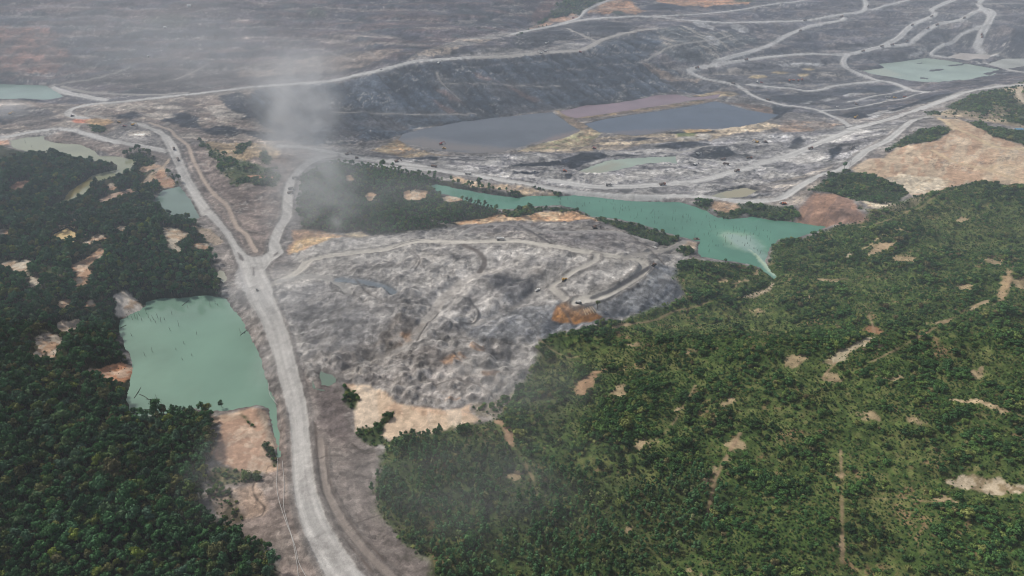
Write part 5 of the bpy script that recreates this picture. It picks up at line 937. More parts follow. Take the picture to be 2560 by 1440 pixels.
tree_at(445, 1036, 'broadleaf_tree', 'dark pointed tree at the turquoise pond by a floating log', 'forest', 7, .85)
tree_at(343, 1042, 'broadleaf_tree', 'round dark tree at the lower left corner of the turquoise pond', 'forest', 1, .95)
tree_at(1493, 774, 'broadleaf_tree', 'lone green tree beside the orange earth patch', 'forest', 6, 1.5)
tree_at(1325, 540, 'broadleaf_tree', 'tall dark tree standing over the lake shore thicket', 'forest', 7, 1.7)
tree_at(2109, 428, 'broadleaf_tree', 'tall lone tree on top of the dark thicket by the right road', 'forest', 7, 1.35)
tree_at(1812, 662, 'broadleaf_tree', 'small tree on the near shore at the lake outlet', 'forest', 6, 1.15)
tree_at(958, 424, 'broadleaf_tree', 'tallest tree of the middle forest, by the lake road', 'forest', 3, 1.5)
# ------------------------------------------------------------------ drowned trees, logs, pipes
SNAG = simple_mat('dead_wood', lin(72,68,60)*.8, nscale=4)
def snag(seed, h, r0):
    r = np.random.default_rng(seed); V, F = [], []
    T = trunk(seed, 1.0, 1.0, 0); 
    def tube(p0, p1, a, b, k=5):
        p0, p1 = np.array(p0, float), np.array(p1, float); d = (p1-p0)/np.linalg.norm(p1-p0); u = np.cross(d, [.2, .9, .1]); u /= np.linalg.norm(u); w = np.cross(d, u); s = len(V)
        for p, q in ((p0, a), (p1, b)):
            for i in range(k): V.append(p+q*(u*math.cos(6.283*i/k)+w*math.sin(6.283*i/k)))
        for i in range(k): F.append((s+i, s+(i+1) % k, s+k+(i+1) % k, s+k+i))
        F.append(tuple(s+k+i for i in range(k)))
    lx, ly = r.uniform(-.12, .12, 2)*h
    tube((0, 0, -2.2), (lx*.5, ly*.5, h*.55), r0, r0*.7); tube((lx*.5, ly*.5, h*.55), (lx, ly, h), r0*.7, r0*.25)
    for i in range(int(r.integers(1, 4))):
        t = r.uniform(.4, .9); a = r.uniform(0, 6.283); l = h*r.uniform(.12, .3)
        tube((lx*t, ly*t, h*t), (lx*t+math.cos(a)*l, ly*t+math.sin(a)*l, h*t+l*r.uniform(.2, .9)), r0*.4, r0*.15, 4)
    return V, F
SN = [mk('dead_tree', snag(700+i, [5.5, 7, 4, 8.5, 6, 3.2][i], .17+.03*(i % 3)), SNAG) for i in range(6)]
def put_snag(px, py, z, lab, grp, k, s=1.):
    p = at_z([(px, py)], z)[0]; o = link_mesh('dead_tree', SN[k % 6]); o.location = (p[0], p[1], z); o.rotation_euler = (0, 0, px*1.7+py); o.scale = (s*1.25, s*1.25, s)
    tag(o, lab, 'dead tree', grp)
for i, (px, py, k) in enumerate([(447,816,3),(426,827,0),(492,837,0),(460,860,2),(380,880,1),(363,890,0),(395,795,3),(385,800,1),(372,795,0),(378,803,2),(390,808,0),(402,806,1),(412,800,2),(430,787,0),(366,785,3),(350,790,1),(345,800,3),(338,796,1),(470,770,0),(525,765,1),(538,760,0),(355,802,2),(545,765,2),(330,840,2),(456,900,5),(480,890,5),(440,875,5),(393,1000,3),(388,1022,5),(460,1026,1),(515,1018,2),(332,800,4),(320,795,4),(612,835,5),(601,832,4)]):
    put_snag(px, py, 0, ['thin', 'bare', 'short', 'tall', 'slim', 'stubby'][k % 6]+' dead trunk in the near pond, '+('far bank' if py < 790 else 'left bank cluster' if px < 415 and py < 900 else 'near bank' if py > 980 else 'road side' if px > 560 else 'open water')+', '+('leftmost part' if px < 360 else 'left part' if px < 400 else 'middle part' if px < 460 else 'right part'), 'dead trunks in the near pond', k, .85)
r5 = np.random.default_rng(5); LW = at_z([(1300,494),(1500,497),(1700,508),(1800,548),(1930,553),(2040,565),(1930,605),(1910,650),(1850,652),(1760,632),(1760,600),(1690,580),(1560,543),(1450,520),(1330,512)], 11)
pp = at_z(np.stack([r5.uniform(1290, 2000, 900), 480+r5.uniform(0, 180, 900)], 1), 11); ss = sd_poly(LW, pp[:, 0], pp[:, 1]); pp = pp[(ss < -3)][:190]
for i, p in enumerate(pp):
    d = fbm(p[0:1], p[1:2], 60, 2, 9)[0]
    if d < .44: continue
    o = link_mesh('dead_tree', SN[i % 6]); o.location = (p[0], p[1], 11); o.rotation_euler = (0, 0, i*1.3); s = r5.uniform(.4, .85); o.scale = (s*1.3, s*1.3, s)
    qx, qy, _ = project(p[0:1], p[1:2], np.array([11.])); qx, qy = float(qx[0]), float(qy[0])
    zx = next(w for v, w in ((1400, 'west end'), (1520, 'western narrows'), (1640, 'middle'), (1740, 'off the spoil tip'), (1830, 'by the raft'), (1920, 'outlet side'), (9999, 'east tip')) if qx < v)
    zy = 'near its north bank' if qy < 515+.07*(qx-1500) else 'near its south bank' if qy > 545+.17*(qx-1500) else 'in open water'
    tag(o, ['thin', 'leaning', 'short', 'tall', 'slender', 'stubby'][i % 6]+' drowned trunk, '+zx+', long lake '+zy, 'dead tree', 'drowned trunks in the long lake')
for i, (px, py, z) in enumerate([(80,330+40,3),(63,358,3),(228,448,3),(230,470,3),(370,410,3)]):
    put_snag(px, py, z, 'dead trunk standing in the olive pond at left', 'dead trunks in the olive pond', i, .9)
def tube_mesh(name, P, r, mat, k=6, cap=True):
    P = np.asarray(P, float); V = []; F = []; n = len(P)
    for i in range(n):
        d = P[min(i+1, n-1)]-P[max(i-1, 0)]; d /= np.linalg.norm(d)+1e-9; u = np.cross(d, [0.01, .02, 1]); u /= np.linalg.norm(u)+1e-9; w = np.cross(u, d)
        rr = r if np.ndim(r) == 0 else r[i]
        for j in range(k): V.append(P[i]+rr*(u*math.cos(6.283*j/k)+w*math.sin(6.283*j/k)))
    for i in range(n-1):
        for j in range(k): F.append((i*k+j, i*k+(j+1) % k, (i+1)*k+(j+1) % k, (i+1)*k+j))
    F.append(tuple(range(k-1, -1, -1))); F.append(tuple((n-1)*k+j for j in range(k)))
    return mk(name, (V, F), mat)
for i, (a, b, lab) in enumerate([((335,995),(352,968),'dark drowned branch near the pond corner, steeply angled'), ((348,985),(372,998),'dark fallen log floating left of the upright snag'), ((365,997),(392,1003),'dark fallen log touching the upright snag'), ((358,1024),(382,1025),'short floating log by the round dark tree'), ((420,1020),(440,1024),'dark floating log by the pointed tree'), ((455,764),(472,750),'drowned log near the far shore of the pond'), ((600,838),(617,825),'drowned branch by the haul road bank'), ((300,820),(316,812),'fallen log on the left shore of the pond')]):
    pa, pb = at_z([a, b], .25); m = (pa+pb)/2; P = [(pa[0], pa[1], .05), (m[0]+.3, m[1]+.4, .3), (pb[0], pb[1], .2)]
    tag(link_mesh('fallen_log', tube_mesh('fallen_log', P, [.28, .24, .14], SNAG)), lab, 'log', 'fallen logs in the near pond')
PIPE = simple_mat('pipe', lin(196,192,186)*.8, rough=.6); LOGM = simple_mat('pale_wood', lin(206,186,154)*.8)
def pipe(P, r, name, label, lift=.25, mat=None):
    W_ = smooth_line(ground(P, final_h), 10); z = final_h(W_[:, 0], W_[:, 1])+lift
    tag(link_mesh(name, tube_mesh(name, np.concatenate([W_, z[:, None]], 1), r, mat or PIPE)), label, name.replace('_', ' '))
pipe([(695,1140),(693,1180),(692,1214),(698,1253),(715,1305),(730,1345),(741,1400),(746,1440),(752,1480)],.2,'drain_pipe','thin pale pipe running down the left verge of the haul road, outer one')
pipe([(706,1153),(711,1214),(709,1260),(717,1300),(738,1367),(747,1406),(764,1440),(780,1470)],.2,'drain_pipe','thin pale pipe along the left verge, nearer the haul road')
pipe([(672,958),(674,985),(684,1001),(694,1012)],.2,'drain_pipe','thin pale hose lying over the pond edge beside the road',.5)
for i, (a, b) in enumerate([((1458,773),(1465,788)),((1463,771),(1472,787)),((1468,769),(1479,785)),((1474,767),(1486,784)),((1479,766),(1490,780))]):
    xa, ya, za = spot(*a); xb, yb, zb = spot(*b)
    tag(link_mesh('log', tube_mesh('log', [(xa, ya, za+.35), ((xa+xb)/2, (ya+yb)/2, (za+zb)/2+.4), (xb, yb, zb+.3)], [.34, .3, .24], LOGM)), ['pale log on the orange patch, leftmost of five','pale log on the orange patch, second from the left','pale log on the orange patch, middle one of five','pale log on the orange patch, second from the tree','pale log on the orange patch, nearest the tree'][i], 'log', 'pale logs beside the lone tree')
# ------------------------------------------------------------------ machines
PAINT = {n: simple_mat(n+'_paint', lin(*c)*.85, rough=.45, nscale=.8, amp=.18, spec=.4) for n, c in dict(white=(226,224,218), yellow=(222,170,48), orange=(190,96,48), red=(168,56,44), grey=(120,116,112), brown=(120,92,74), dark=(52,50,50), blue=(120,170,196), teal=(120,150,150)).items()}
RUBBER = simple_mat('rubber', lin(44,42,40), rough=.9); GLASS = simple_mat('window_glass', lin(40,48,56), rough=.1, amp=.1, spec=.6); LOAD = simple_mat('load', lin(150,142,134)*.8, nscale=1.5)
LAMP = simple_mat('lamp_glass', lin(226,222,200)*.8, rough=.2, amp=.1)
def boxv(V, F, c, s, top=(1, 1), shift=(0, 0)):
    b = len(V); cx, cy, cz = c; sx, sy, sz = (q/2 for q in s)
    for z, tx, ty, ox, oy in ((-sz, 1, 1, 0, 0), (sz, top[0], top[1], shift[0], shift[1])):
        for a, e in ((-1, -1), (1, -1), (1, 1), (-1, 1)): V.append((cx+a*sx*tx+ox, cy+e*sy*ty+oy, cz+z))
    F += [(b+3, b+2, b+1, b), (b+4, b+5, b+6, b+7)]+[(b+i, b+(i+1) % 4, b+4+(i+1) % 4, b+4+i) for i in range(4)]
def cylv(V, F, c, r, w, axis='y', k=12):
    b = len(V)
    for e in (-w/2, w/2):
        for i in range(k):
            a = 6.283*i/k; p = (math.cos(a)*r, math.sin(a)*r)
            V.append((c[0]+p[0], c[1]+e, c[2]+p[1]) if axis == 'y' else (c[0]+p[0], c[1]+p[1], c[2]+e) if axis == 'z' else (c[0]+e, c[1]+p[0], c[2]+p[1]))
    for i in range(k): F.append((b+i, b+(i+1) % k, b+k+(i+1) % k, b+k+i))
    F.append(tuple(b+i for i in range(k))[::-1]); F.append(tuple(b+k+i for i in range(k)))
def part(name, shapes, mat, parent):
    V, F = [], []
    for s in shapes: (cylv if s[0] == 'c' else boxv)(V, F, *s[1:])
    me = mk(name, (V, F), mat); return link_mesh(name, me, parent=parent)
def wheels(xs, y, r, w, parent):
    for x in xs:
        for e in (-1, 1):
            t = part('wheel', [('c', (x, e*y, r), r, w)], RUBBER, parent); part('rim', [('c', (x, e*y, r), r*.5, w+.06)], PAINT['grey'], t)
def dump_truck(cab='orange', bed='brown', L=1.):
    e = empty('dump_truck', (0, 0, 0))
    part('chassis', [('b', (0, 0, 1.05), (7.6, 1.1, .4)), ('b', (3.95, 0, .95), (.3, 2.4, .5))], PAINT['dark'], e)
    c = part('cab', [('b', (3.0, 0, 2.05), (1.9, 2.5, 1.9), (.86, .96), (-.08, 0)), ('b', (3.0, 0, 3.08), (1.5, 2.2, .14))], PAINT[cab], e)
    part('windscreen', [('b', (3.93, 0, 2.4), (.1, 2.1, .8), (1, .95), (-.1, 0))], GLASS, c); part('side_window', [('b', (3.1, 0, 2.45), (.9, 2.54, .6))], GLASS, c)
    for s in (-1, 1): part('headlight', [('b', (4.0, s*.9, 1.35), (.1, .4, .24))], LAMP, c)
    b = part('dump_bed', [('b', (-.9, 0, 1.5), (5.6, 2.6, .2)), ('b', (-.9, 1.35, 2.2), (5.6, .12, 1.4)), ('b', (-.9, -1.35, 2.2), (5.6, .12, 1.4)), ('b', (1.9, 0, 2.4), (.14, 2.7, 1.9)), ('b', (2.4, 0, 3.3), (1.1, 2.6, .1))], PAINT[bed], e)
    part('load', [('b', (-.9, 0, 2.3), (5.3, 2.5, 1.5), (.55, .35))], LOAD, b)
    wheels((2.7, -1.6, -3.0), 1.1, .58, .45, e); return e
def pickup(col='white'):
    e = empty('pickup', (0, 0, 0))
    b = part('body', [('b', (0, 0, .85), (5.2, 1.85, .55), (.98, .94)), ('b', (-1.6, .86, 1.3), (1.9, .1, .45)), ('b', (-1.6, -.86, 1.3), (1.9, .1, .45)), ('b', (-2.5, 0, 1.3), (.1, 1.7, .45))], PAINT[col], e)
    c = part('cab', [('b', (.35, 0, 1.5), (2.3, 1.7, .75), (.7, .86), (-.1, 0))], PAINT[col], e); part('windscreen', [('b', (1.2, 0, 1.5), (.5, 1.45, .55), (.3, .9), (-.24, 0))], GLASS, c)
    for s in (-1, 1): part('headlight', [('b', (2.58, s*.68, .95), (.1, .36, .18))], LAMP, b)
    wheels((1.6, -1.6), .82, .4, .28, e); return e
def box_truck(col='white'):
    e = empty('tank_truck', (0, 0, 0)); part('chassis', [('b', (0, 0, .95), (8, 1, .35))], PAINT['dark'], e)
    c = part('cab', [('b', (3.2, 0, 1.9), (1.8, 2.4, 1.8), (.9, .96), (-.06, 0))], PAINT[col], e); part('windscreen', [('b', (4.05, 0, 2.2), (.12, 2.0, .8), (1, .95), (-.08, 0))], GLASS, c)
    part('tank', [('c', (-.9, 0, 2.15), 1.15, 5.6, 'x', 14)], PAINT[col], e); part('bumper', [('b', (4.15, 0, .9), (.2, 2.3, .4))], PAINT['grey'], e)
    wheels((2.9, -1.7, -3.0), 1.05, .55, .42, e); return e
def tracks(parent, L, y, w, h):
    for s in (-1, 1):
        t = part('track', [('b', (0, s*y, h/2), (L*.8, w, h)), ('c', (L*.4, s*y, h/2), h/2, w), ('c', (-L*.4, s*y, h/2), h/2, w)], RUBBER, parent)
def excavator(col='yellow', reach=1.):
    e = empty('excavator', (0, 0, 0)); tracks(e, 5.2, 1.35, .7, 1.0)
    part('undercarriage', [('b', (0, 0, .75), (2.6, 2.2, .5)), ('c', (0, 0, 1.15), .9, .35, 'z')], PAINT['dark'], e)
    h = part('house', [('b', (-.8, 0, 2.0), (3.6, 2.8, 1.3), (.96, .94))], PAINT[col], e); part('counterweight', [('b', (-2.8, 0, 1.9), (.7, 2.7, 1.2), (.8, .9))], PAINT['dark'], h)
    c = part('cab', [('b', (.7, .95, 2.5), (1.5, .95, 1.9), (.85, .95))], PAINT[col], e); part('cab_window', [('b', (1.0, .95, 2.75), (1.1, .99, 1.0), (.8, 1))], GLASS, c)
    def beam(name, p, q, w, mt):
        p, q = np.array(p, float), np.array(q, float); return link_mesh(name, tube_mesh(name, [p, (p+q)/2+np.array([0, 0, .15]), q], [w, w*1.15, w*.8], mt, 4), parent=e)
    beam('boom', (.7, -.2, 2.0), (4.2, -.2, 4.9), .42, PAINT[col]); beam('boom_foot', (.6, -.2, 1.7), (2.6, -.2, 3.9), .16, PAINT['grey'])
    beam('stick', (4.1, -.2, 4.9), (6.2*reach, -.2, 2.0), .3, PAINT[col])
    part('bucket', [('b', (6.0*reach, -.2, 1.35), (1.1, 1.3, 1.1), (.6, 1), (.25, 0)), ('b', (6.4*reach, -.2, .8), (.4, 1.3, .25))], PAINT['dark'], e)
    return e
def bulldozer(col='yellow'):
    e = empty('bulldozer', (0, 0, 0)); tracks(e, 4.2, 1.1, .6, 1.1)
    b = part('body', [('b', (.7, 0, 1.5), (2.6, 1.5, 1.1), (.96, .9)), ('c', (1.2, .4, 2.4), .09, .9, 'z')], PAINT[col], e)
    c = part('cab', [('b', (-.9, 0, 2.2), (1.5, 1.6, 1.7), (.88, .9)), ('b', (-.9, 0, 3.1), (1.7, 1.8, .12))], PAINT[col], e); part('cab_window', [('b', (-.9, 0, 2.45), (1.4, 1.66, .8), (.9, .92))], GLASS, c)
    part('blade', [('b', (2.75, 0, .8), (.25, 3.6, 1.3), (1.2, 1), (.12, 0))], PAINT[col], e)
    part('push_arm', [('b', (1.4, 1.3, .6), (2.6, .18, .22)), ('b', (1.4, -1.3, .6), (2.6, .18, .22))], PAINT['dark'], e); part('ripper', [('b', (-2.3, 0, .8), (.5, 1.2, .9), (.7, .8), (-.2, 0))], PAINT['dark'], e); return e
MAKE = dict(dump=dump_truck, pickup=pickup, tank=box_truck, exc=excavator, dozer=bulldozer)
def copy_tree(o, parent=None):
    c = o.copy(); COL.objects.link(c)
    if parent is not None: c.parent = parent
    for ch in [k for k in o.children]: copy_tree(ch, c)
    return c
_first = {}
def road_dir(x, y):
    b, a = 1e9, 0.
    for P in ROADS:
        d = np.hypot(P[:, 0]-x, P[:, 1]-y); i = int(d.argmin())
        if d[i] < b:
            b = d[i]; j = min(i, len(P)-2); v = P[j+1]-P[j]; a = math.atan2(v[1], v[0])
    return a if b < 25 else None
CATV = dict(dump='dump truck', pickup='pickup truck', tank='tank truck', exc='excavator', dozer='bulldozer')
GRPV = dict(dump='dump trucks on the haul roads', pickup='white pickups parked in the mine', tank='white trucks on the roads', exc='excavators working in the pit', dozer='bulldozers in the mine')
VEH = [('dump',435,374,('orange','brown'),None,'dump truck on the left haul road just past the side road, farther of two'),('dump',446,401,('grey','brown'),None,'dump truck on the left haul road below another, nearer of two'),
('dump',738,447,('grey','grey'),None,'dusty dump truck farther up the branch haul road in the dust'),('dump',727,484,('grey','brown'),None,'dusty dump truck lower on the branch haul road'),('dump',729,474,('white','grey'),None,'pale truck close behind the lower dusty dump truck'),
('pickup',643,726,('grey',),None,'small grey car in the middle of the wide haul road below the junction'),
('tank',1251,600,('white',),0.,'white truck on the tan road across the top of the spoil heap'),('pickup',1344,726,('white',),.5,'white pickup parked on the inner track of the spoil heap'),('pickup',1637,620,('white',),2.4,'white pickup at the upper right of the spoil heap'),
('dozer',1447,758,('white',),2.6,'pale bulldozer at the top of the orange patch'),('dozer',1634,664,('brown',),.9,'brown bulldozer at the bend of the spoil heap road'),('dozer',1411,702,('yellow',),1.,'tiny yellow machine inside the spoil heap loop'),('exc',1487,570,('brown',),.3,'brown excavator below the tan bench on the spoil heap'),
('dump',1522,465,('white','grey'),None,'pale dump truck at the left of the coal yard haul road'),('dump',1656,463,('orange','brown'),None,'dump truck in the middle of the coal yard haul road'),('dump',1842,429,('orange','brown'),None,'dump truck where the coal yard road bends upward'),
('dump',1808,400,('grey','brown'),.1,'dump truck above the coal yard road, left of two'),('dump',1873,397,('orange','brown'),.1,'dump truck above the coal yard road, right of two'),('dump',1815,412,('brown','brown'),2.9,'brown dump truck just below the yard side track'),
('exc',1743,387,('white',),.2,'white excavator digging at the black coal pile'),('exc',1738,413,('white',),.6,'white excavator on the pale ground right of the grey green pond'),('exc',1892,357,('yellow',),2.5,'yellow excavator on the pale yard below the tan spit'),('dozer',1913,356,('brown',),.3,'brown machine right of the yard excavator'),
('dozer',1411,429,('orange',),.4,'orange bulldozer on the small coal cone'),('dozer',1485,372,('red',),.2,'small red machine on the track left of the tan ground'),('dump',2026,373,('red','brown'),.4,'red dump truck on the right side of the coal yard'),('dump',2131,371,('grey','grey'),.5,'grey truck at the right margin of the coal yard'),
('pickup',1948,343,('white',),.2,'white pickup on the grey ground above the coal yard'),('exc',2138,296,('yellow',),.4,'yellow excavator at the black coal face'),('exc',2141,262,('brown',),2.,'brown excavator on the low dark mound in the right pit'),('exc',2222,246,('white',),2.9,'large white excavator on the right pit floor'),('dozer',2236,246,('yellow',),.2,'yellow bulldozer beside the large white excavator'),('dozer',2261,244,('orange',),0.,'orange bulldozer right of the large white excavator'),
('pickup',2094,269,('white',),0.,'white pickup on the track in the right pit'),('dump',1833,210,('dark','brown'),None,'dark dump truck at the top of the winding ramp'),('dump',1920,251,('dark','brown'),None,'dark dump truck lower on the winding ramp'),('exc',1892,207,('white',),1.2,'white excavator beside the dark pit bank'),('dozer',1903,208,('red',),.1,'red machine beside the pit bank excavator'),
('exc',1973,203,('orange',),.4,'orange excavator on the pit floor, left of a row'),('dozer',1983,202,('orange',),.2,'orange bulldozer second in the pit floor row'),('exc',1995,203,('orange',),.2,'orange excavator third in the pit floor row'),('dozer',2004,200,('orange',),.2,'orange bulldozer at the right of the pit floor row'),
('dump',1865,150,('orange','brown'),None,'dump truck on the straight road of the right pit wall'),('dump',1742,170,('orange','brown'),None,'dump truck at the left hairpin of the pit wall'),('dump',2000,78,('orange','brown'),None,'dump truck on the middle climbing ramp'),('dump',2012,52,('grey','brown'),None,'grey truck on the upper long road'),('dump',2103,42,('orange','brown'),None,'dump truck at the top end of the middle ramp'),
('dump',2157,129,('orange','brown'),None,'dump truck at the fork above the pale green pond'),('dump',2204,117,('orange','brown'),None,'dump truck left of two on the climbing road'),('dump',2230,113,('orange','brown'),None,'dump truck right of two on the climbing road'),('dump',2266,105,('orange','brown'),None,'dump truck a little higher on the climbing road'),('dump',2280,64,('orange','brown'),None,'dump truck on the hairpin road'),('dump',2319,72,('orange','brown'),None,'dump truck on the lower climbing road, left one'),('dump',2342,63,('orange','brown'),None,'dump truck on the lower climbing road, right one'),('dump',2329,42,('orange','brown'),None,'dump truck at the hairpin'),('dump',2410,46,('orange','brown'),None,'dump truck near the top of the climbing road'),('dump',2455,92,('orange','brown'),None,'dump truck lower on the broad far right ramp'),('dump',2454,86,('orange','brown'),None,'dump truck just above another on the far right ramp'),('dump',2441,8,('orange','brown'),None,'dump truck near the top right corner'),('dump',2169,17,('orange','brown'),None,'dump truck where the road leaves the top edge'),
('pickup',952,174,('white',),None,'white pickup on the crest haul road'),('exc',1098,158,('white',),.5,'white machine at the edge of the dark slope crest'),('pickup',1314,140,('white',),0.,'white pickup at the crest, left of the machines'),('exc',1352,134,('white',),2.7,'white excavator on the slope crest'),('exc',1363,129,('white',),.4,'white excavator right of another on the crest'),('dozer',1450,131,('red',),.1,'red bulldozer on the crest of the dark slope'),('exc',1365,110,('white',),.3,'white machine below the dark coal bank at top'),('dozer',1433,46,('red',),.2,'red machine at the fork below the green shoulder'),('pickup',1445,40,('white',),.2,'white pickup below the green shoulder'),
('exc',333,314,('yellow',),.1,'yellow excavator left of the haul road bend'),('dozer',311,317,('red',),.3,'red machine left of the yellow excavator'),('dozer',297,307,('yellow',),.3,'yellow bulldozer on the tan heap at left'),('exc',27,286,('yellow',),.2,'yellow excavator by the smoking coal pile at far left'),('dozer',181,291,('brown',),.3,'brown machine at the bend by the orange heap'),
('exc',868,387,('brown',),.4,'brown excavator on the dusty branch road'),('dozer',892,396,('brown',),.2,'brown bulldozer right of the dusty excavator'),('exc',992,405,('brown',),.3,'dark excavator beside the middle road'),('tank',1170,436,('white',),None,'white truck on the lake road above the forest tip'),('dozer',1197,449,('brown',),.2,'brown machine on the tan bank below the lake road'),
('pickup',1953,507,('white',),.1,'white pickup at the right end of the lake road'),('dozer',1959,511,('orange',),.2,'orange bulldozer below the right end of the lake road'),('exc',1103,364,('red',),.4,'reddish excavator standing in the shallow dark pond'),('dozer',1110,375,('yellow',),.4,'yellow bulldozer at the edge of the shallow dark pond'),('tank',1085,418,('brown',),None,'brown truck on the lake road, left of the white one'),('pickup',2060,438,('white',),None,'white pickup on the right road by the dark thicket'),('pickup',1040,403,('white',),.5,'white vehicle on the pale ground above the middle forest')]
for kind, px, py, cols, yaw, lab in VEH:
    key = (kind,)+tuple(cols)
    if key not in _first: _first[key] = MAKE[kind](*cols); o = _first[key]
    else: o = copy_tree(_first[key])
    x, y, z = spot(px, py)
    for w in WATERS:
        pass
    if WATERM[near_i(np.array([x]), np.array([y]))[0]] > .5 and 900 < px < 1460: z = max(z, 1.6)
    a = yaw if yaw is not None else road_dir(x, y); a = 0. if a is None else a
    e_ = 2.; n = Vector((float(final_h([x-e_], [y])[0]-final_h([x+e_], [y])[0]), float(final_h([x], [y-e_])[0]-final_h([x], [y+e_])[0]), 2*e_)).normalized()
    o.location = (x, y, z+.02); o.rotation_euler = (Vector((0, 0, 1)).rotation_difference(n).to_matrix() @ Matrix.Rotation(a, 3, 'Z')).to_euler()
    o.scale = (1.12,)*3
    tag(o, lab, CATV[kind], GRPV[kind])
# raft with pump in the lake, sheds, mast
p = at_z([(1741,598)], 11)[0]; e = empty('pump_raft', (p[0], p[1], 11.), .3)
part('pontoon', [('c', (0, 1.6, .15), .5, 7, 'x', 10), ('c', (0, -1.6, .15), .5, 7, 'x', 10)], PAINT['brown'], e); part('deck', [('b', (0, 0, .75), (6.4, 4, .15))], PAINT['brown'], e); part('pump', [('b', (.4, 0, 1.5), (2.2, 1.4, 1.3), (.8, .8)), ('c', (-1.5, 0, 2.2), .12, 2.8, 'z', 8)], PAINT['dark'], e); part('mast', [('c', (-2.6, 0, 4.2), .12, 7, 'z', 6)], PAINT['dark'], e)
tag(e, 'small brown pump raft floating by the lake point', 'raft')
def shed(px, py, L, Wd, h, roof, wall, lab, yaw):
    x, y, z = spot(px, py); e = empty('shed', (x, y, z-.1), yaw)
    part('wall', [('b', (0, 0, h/2), (L, Wd, h))], PAINT[wall], e); V = [(-L/2-.4, -Wd/2-.4, h), (L/2+.4, -Wd/2-.4, h), (L/2+.4, Wd/2+.4, h), (-L/2-.4, Wd/2+.4, h), (-L/2-.4, 0, h+1.6), (L/2+.4, 0, h+1.6)]
    link_mesh('roof', mk('roof', (V, [(0, 1, 5, 4), (2, 3, 4, 5), (0, 4, 3), (1, 2, 5), (3, 2, 1, 0)]), PAINT[roof]), parent=e); part('door', [('b', (0, -Wd/2-.03, 1.05), (1.6, .06, 2.1))], PAINT['dark'], e)
    tag(e, lab, 'shed')
shed(2546,327,11,6,3,'blue','grey','small shed with a pale blue roof by the right edge thicket',.1)
shed(473,16,9,4,3,'white','white','tiny white shed on the old dump near the top edge',.1); shed(413,70,6,3,2.6,'white','white','tiny white shed halfway down the old dump',.1); shed(371,142,4,3,2.5,'white','white','tiny white hut low on the old dump',.5)
x, y, z = spot(1475,104); e = empty('mast', (x, y, z)); part('pole', [('c', (0, 0, 9), .22, 18.4, 'z', 8)], PAINT['dark'], e); part('crossarm', [('b', (0, 0, 16.5), (3, .2, .2)), ('b', (0, 0, 14.5), (2.2, .2, .2))], PAINT['dark'], e); tag(e, 'thin tall mast at the fork on the slope crest', 'mast')
x, y, z = spot(2124,418); e = empty('mast', (x, y, z)); part('pole', [('c', (0, 0, 6), .18, 12.4, 'z', 8)], PAINT['dark'], e); part('crossarm', [('b', (0, 0, 11.5), (2, .18, .18))], PAINT['dark'], e); tag(e, 'thin pole by the right road beside the lone tall tree', 'mast')

# tell apart what still reads the same: by its order from the left
_same = {}
for o in list(COL.objects):
    if o.parent is None and o.get('group') in ('drowned trunks in the long lake', 'dead trunks in the near pond', 'dead trunks in the olive pond', 'trees of the closed forest left of the haul road', 'plantation trees in the lower middle', 'shrubs on the grassy hillside'): _same.setdefault(o['label'], []).append(o)
_ord = ['leftmost', 'second from left', 'third from left', 'fourth from left', 'fifth from left', 'sixth from left', 'seventh from left', 'eighth from left', 'ninth from left', 'tenth from left', 'eleventh from left', 'twelfth from left', 'thirteenth from left', 'fourteenth from left', 'fifteenth from left', 'sixteenth from left', 'seventeenth from left', 'eighteenth from left', 'nineteenth from left', 'twentieth from left', 'twenty-first from left', 'twenty-second from left', 'twenty-third from left', 'twenty-fourth from left']
for lab, os_ in _same.items():
    if len(os_) < 2: continue
    os_.sort(key=lambda o: float(project(np.array([o.location.x]), np.array([o.location.y]), np.array([o.location.z]))[0][0]))
    w = lab.split()
    for i, o in enumerate(os_):
        s = ('left one of two', 'right one of two')[i] if len(os_) == 2 else _ord[i] if i < len(_ord) else 'farther right'
        k = 16-len(s.split()); core = w if len(w) <= k else w[1:] if len(w) == k+1 else w[2:]
        o['label'] = ' '.join(core[:k])+', '+s
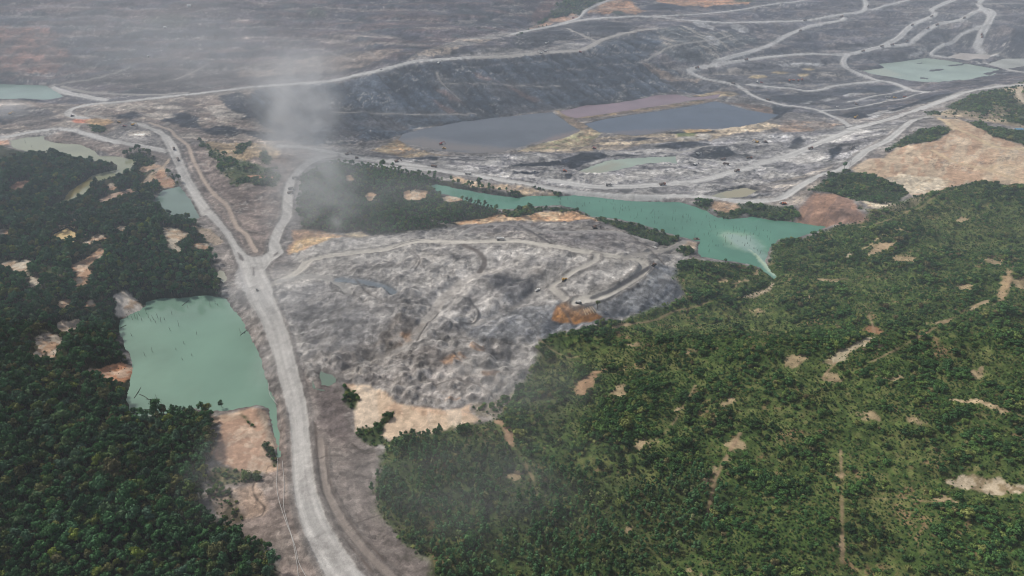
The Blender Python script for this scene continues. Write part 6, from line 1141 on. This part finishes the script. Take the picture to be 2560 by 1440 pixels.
# ------------------------------------------------------------------ drifting dust
def dust_mat(name, dens, seed, nscale=2.2, lo=.3, hi=.72):
    m = bpy.data.materials.new(name); m.use_nodes = True; n = m.node_tree; L = n.links; n.nodes.remove(n.nodes['Principled BSDF'])
    v = n.nodes.new('ShaderNodeVolumePrincipled'); v.inputs['Color'].default_value = (.99, .99, .99, 1); L.new(v.outputs[0], n.nodes['Material Output'].inputs['Volume'])
    t = n.nodes.new('ShaderNodeTexCoord'); ln = n.nodes.new('ShaderNodeVectorMath'); ln.operation = 'LENGTH'; L.new(t.outputs['Object'], ln.inputs[0])
    mr = n.nodes.new('ShaderNodeMapRange'); mr.interpolation_type = 'SMOOTHERSTEP'; mr.inputs[1].default_value = 1.; mr.inputs[2].default_value = .05; mr.inputs[3].default_value = 0; mr.inputs[4].default_value = 1; L.new(ln.outputs['Value'], mr.inputs[0])
    nz = n.nodes.new('ShaderNodeTexNoise'); nz.noise_dimensions = '4D'; nz.inputs['W'].default_value = seed; nz.inputs['Scale'].default_value = nscale; nz.inputs['Detail'].default_value = 2; nz.inputs['Distortion'].default_value = .5; L.new(t.outputs['Object'], nz.inputs['Vector'])
    m2 = n.nodes.new('ShaderNodeMapRange'); m2.inputs[1].default_value = lo; m2.inputs[2].default_value = hi; L.new(nz.outputs[0], m2.inputs[0])
    mu = n.nodes.new('ShaderNodeMath'); mu.operation = 'MULTIPLY'; L.new(mr.outputs[0], mu.inputs[0]); L.new(m2.outputs[0], mu.inputs[1])
    m3 = n.nodes.new('ShaderNodeMath'); m3.operation = 'MULTIPLY'; m3.inputs[1].default_value = dens*1.5; L.new(mu.outputs[0], m3.inputs[0]); L.new(m3.outputs[0], v.inputs['Density'])
    return m
def vol_mat(name, density, color):
    m = bpy.data.materials.new(name); m.use_nodes = True; n = m.node_tree
    n.nodes.remove(n.nodes['Principled BSDF']); v = n.nodes.new('ShaderNodeVolumePrincipled')
    v.inputs['Density'].default_value = density; v.inputs['Color'].default_value = (*color, 1); v.inputs['Anisotropy'].default_value = 0.0
    n.links.new(v.outputs[0], n.nodes['Material Output'].inputs['Volume']); return m, v
bm = bmesh.new(); bmesh.ops.create_icosphere(bm, subdivisions=3, radius=1.01); SPH = bpy.data.meshes.new('dust_cloud'); bm.to_mesh(SPH); bm.free()
DUST = [ # px, py, height above ground, radii (x, y, z), density, what it is
 (842,562,12,(14,18,16),.02,'small dust puff rising off the tan strip at the spoil heap edge'),
 (800,500,28,(105,140,44),.0042,'pale dust drifting over the middle forest beside the branch road'),
 (775,430,34,(100,110,55),.0048,'thick dust hanging over the branch haul road'),
 (745,360,34,(95,95,50),.0058,'thick dust at the top of the branch haul road'),
 (750,300,60,(90,120,80),.0062,'dust column rising against the foot of the dark slope'),
 (745,215,80,(105,150,85),.0040,'thin dust column in front of the dark slope'),
 (960,500,24,(190,140,36),.0022,'faint bluish dust veil over the middle forest'),
 (640,160,70,(330,260,95),.0014,'broad dust veil drifting over the old dump'),
 (400,80,80,(520,380,130),.0009,'wide dust veil over the hillside at top left'),
 (690,720,14,(75,80,26),.0075,'low road dust spread over the haul road junction'),
 (830,830,14,(80,90,26),.0045,'low dust drifting over the left of the spoil heap'),
 (690,900,10,(30,70,16),.007,'low dust beside the haul road and pond'),
 (900,620,18,(110,50,30),.0045,'low dust along the tan spoil heap road'),
 (560,1180,16,(46,70,24),.006,'faint low dust over the pad south of the pond'),
 (1300,960,20,(95,90,30),.0045,'faint dust over the grass below the spoil heap'),
 (20,275,14,(60,60,22),.011,'smoke hanging over the coal at far left'),
 (1180,1210,16,(170,95,26),.0048,'faint dust veil over the plantation belt'),
 (1400,120,40,(2200,950,170),.00021,'thin blue grey dust haze over the whole far side of the mine')]
for i, (px, py, hz, R, d, lab) in enumerate(DUST):
    x, y, z = spot(px, py); k = 1-hz/max(CAM_H-z, 1)
    if i == len(DUST)-1: m_, v_ = vol_mat('dust_haze', d, (.70, .83, 1.0)); v_.inputs['Anisotropy'].default_value = .0
    elif 1 <= i <= 5: m_ = dust_mat('dust', d*2.0, i*3.7, 2.8, .38, .72)
    else: m_ = dust_mat('dust', d, i*3.7)
    o = link_mesh('dust_cloud', SPH.copy(), m_); o.location = (x*k, y*k, z+hz); o.scale = R
    tag(o, lab, 'dust cloud', kind='stuff')
# ------------------------------------------------------------------ haze
bm = bmesh.new(); bmesh.ops.create_cube(bm, size=1)
for v in bm.verts: v.co = Vector((v.co.x*60000, v.co.y*60000+2000, -12 if v.co.z < 0 else CAM_H+25))
me = bpy.data.meshes.new('haze'); bm.to_mesh(me); bm.free()
hm, _ = vol_mat('haze', HAZE_D, (.84, .91, 1.0))
tag(link_mesh('haze', me, hm), 'thin pale dusty haze hanging over the whole mine', 'haze', kind='stuff')
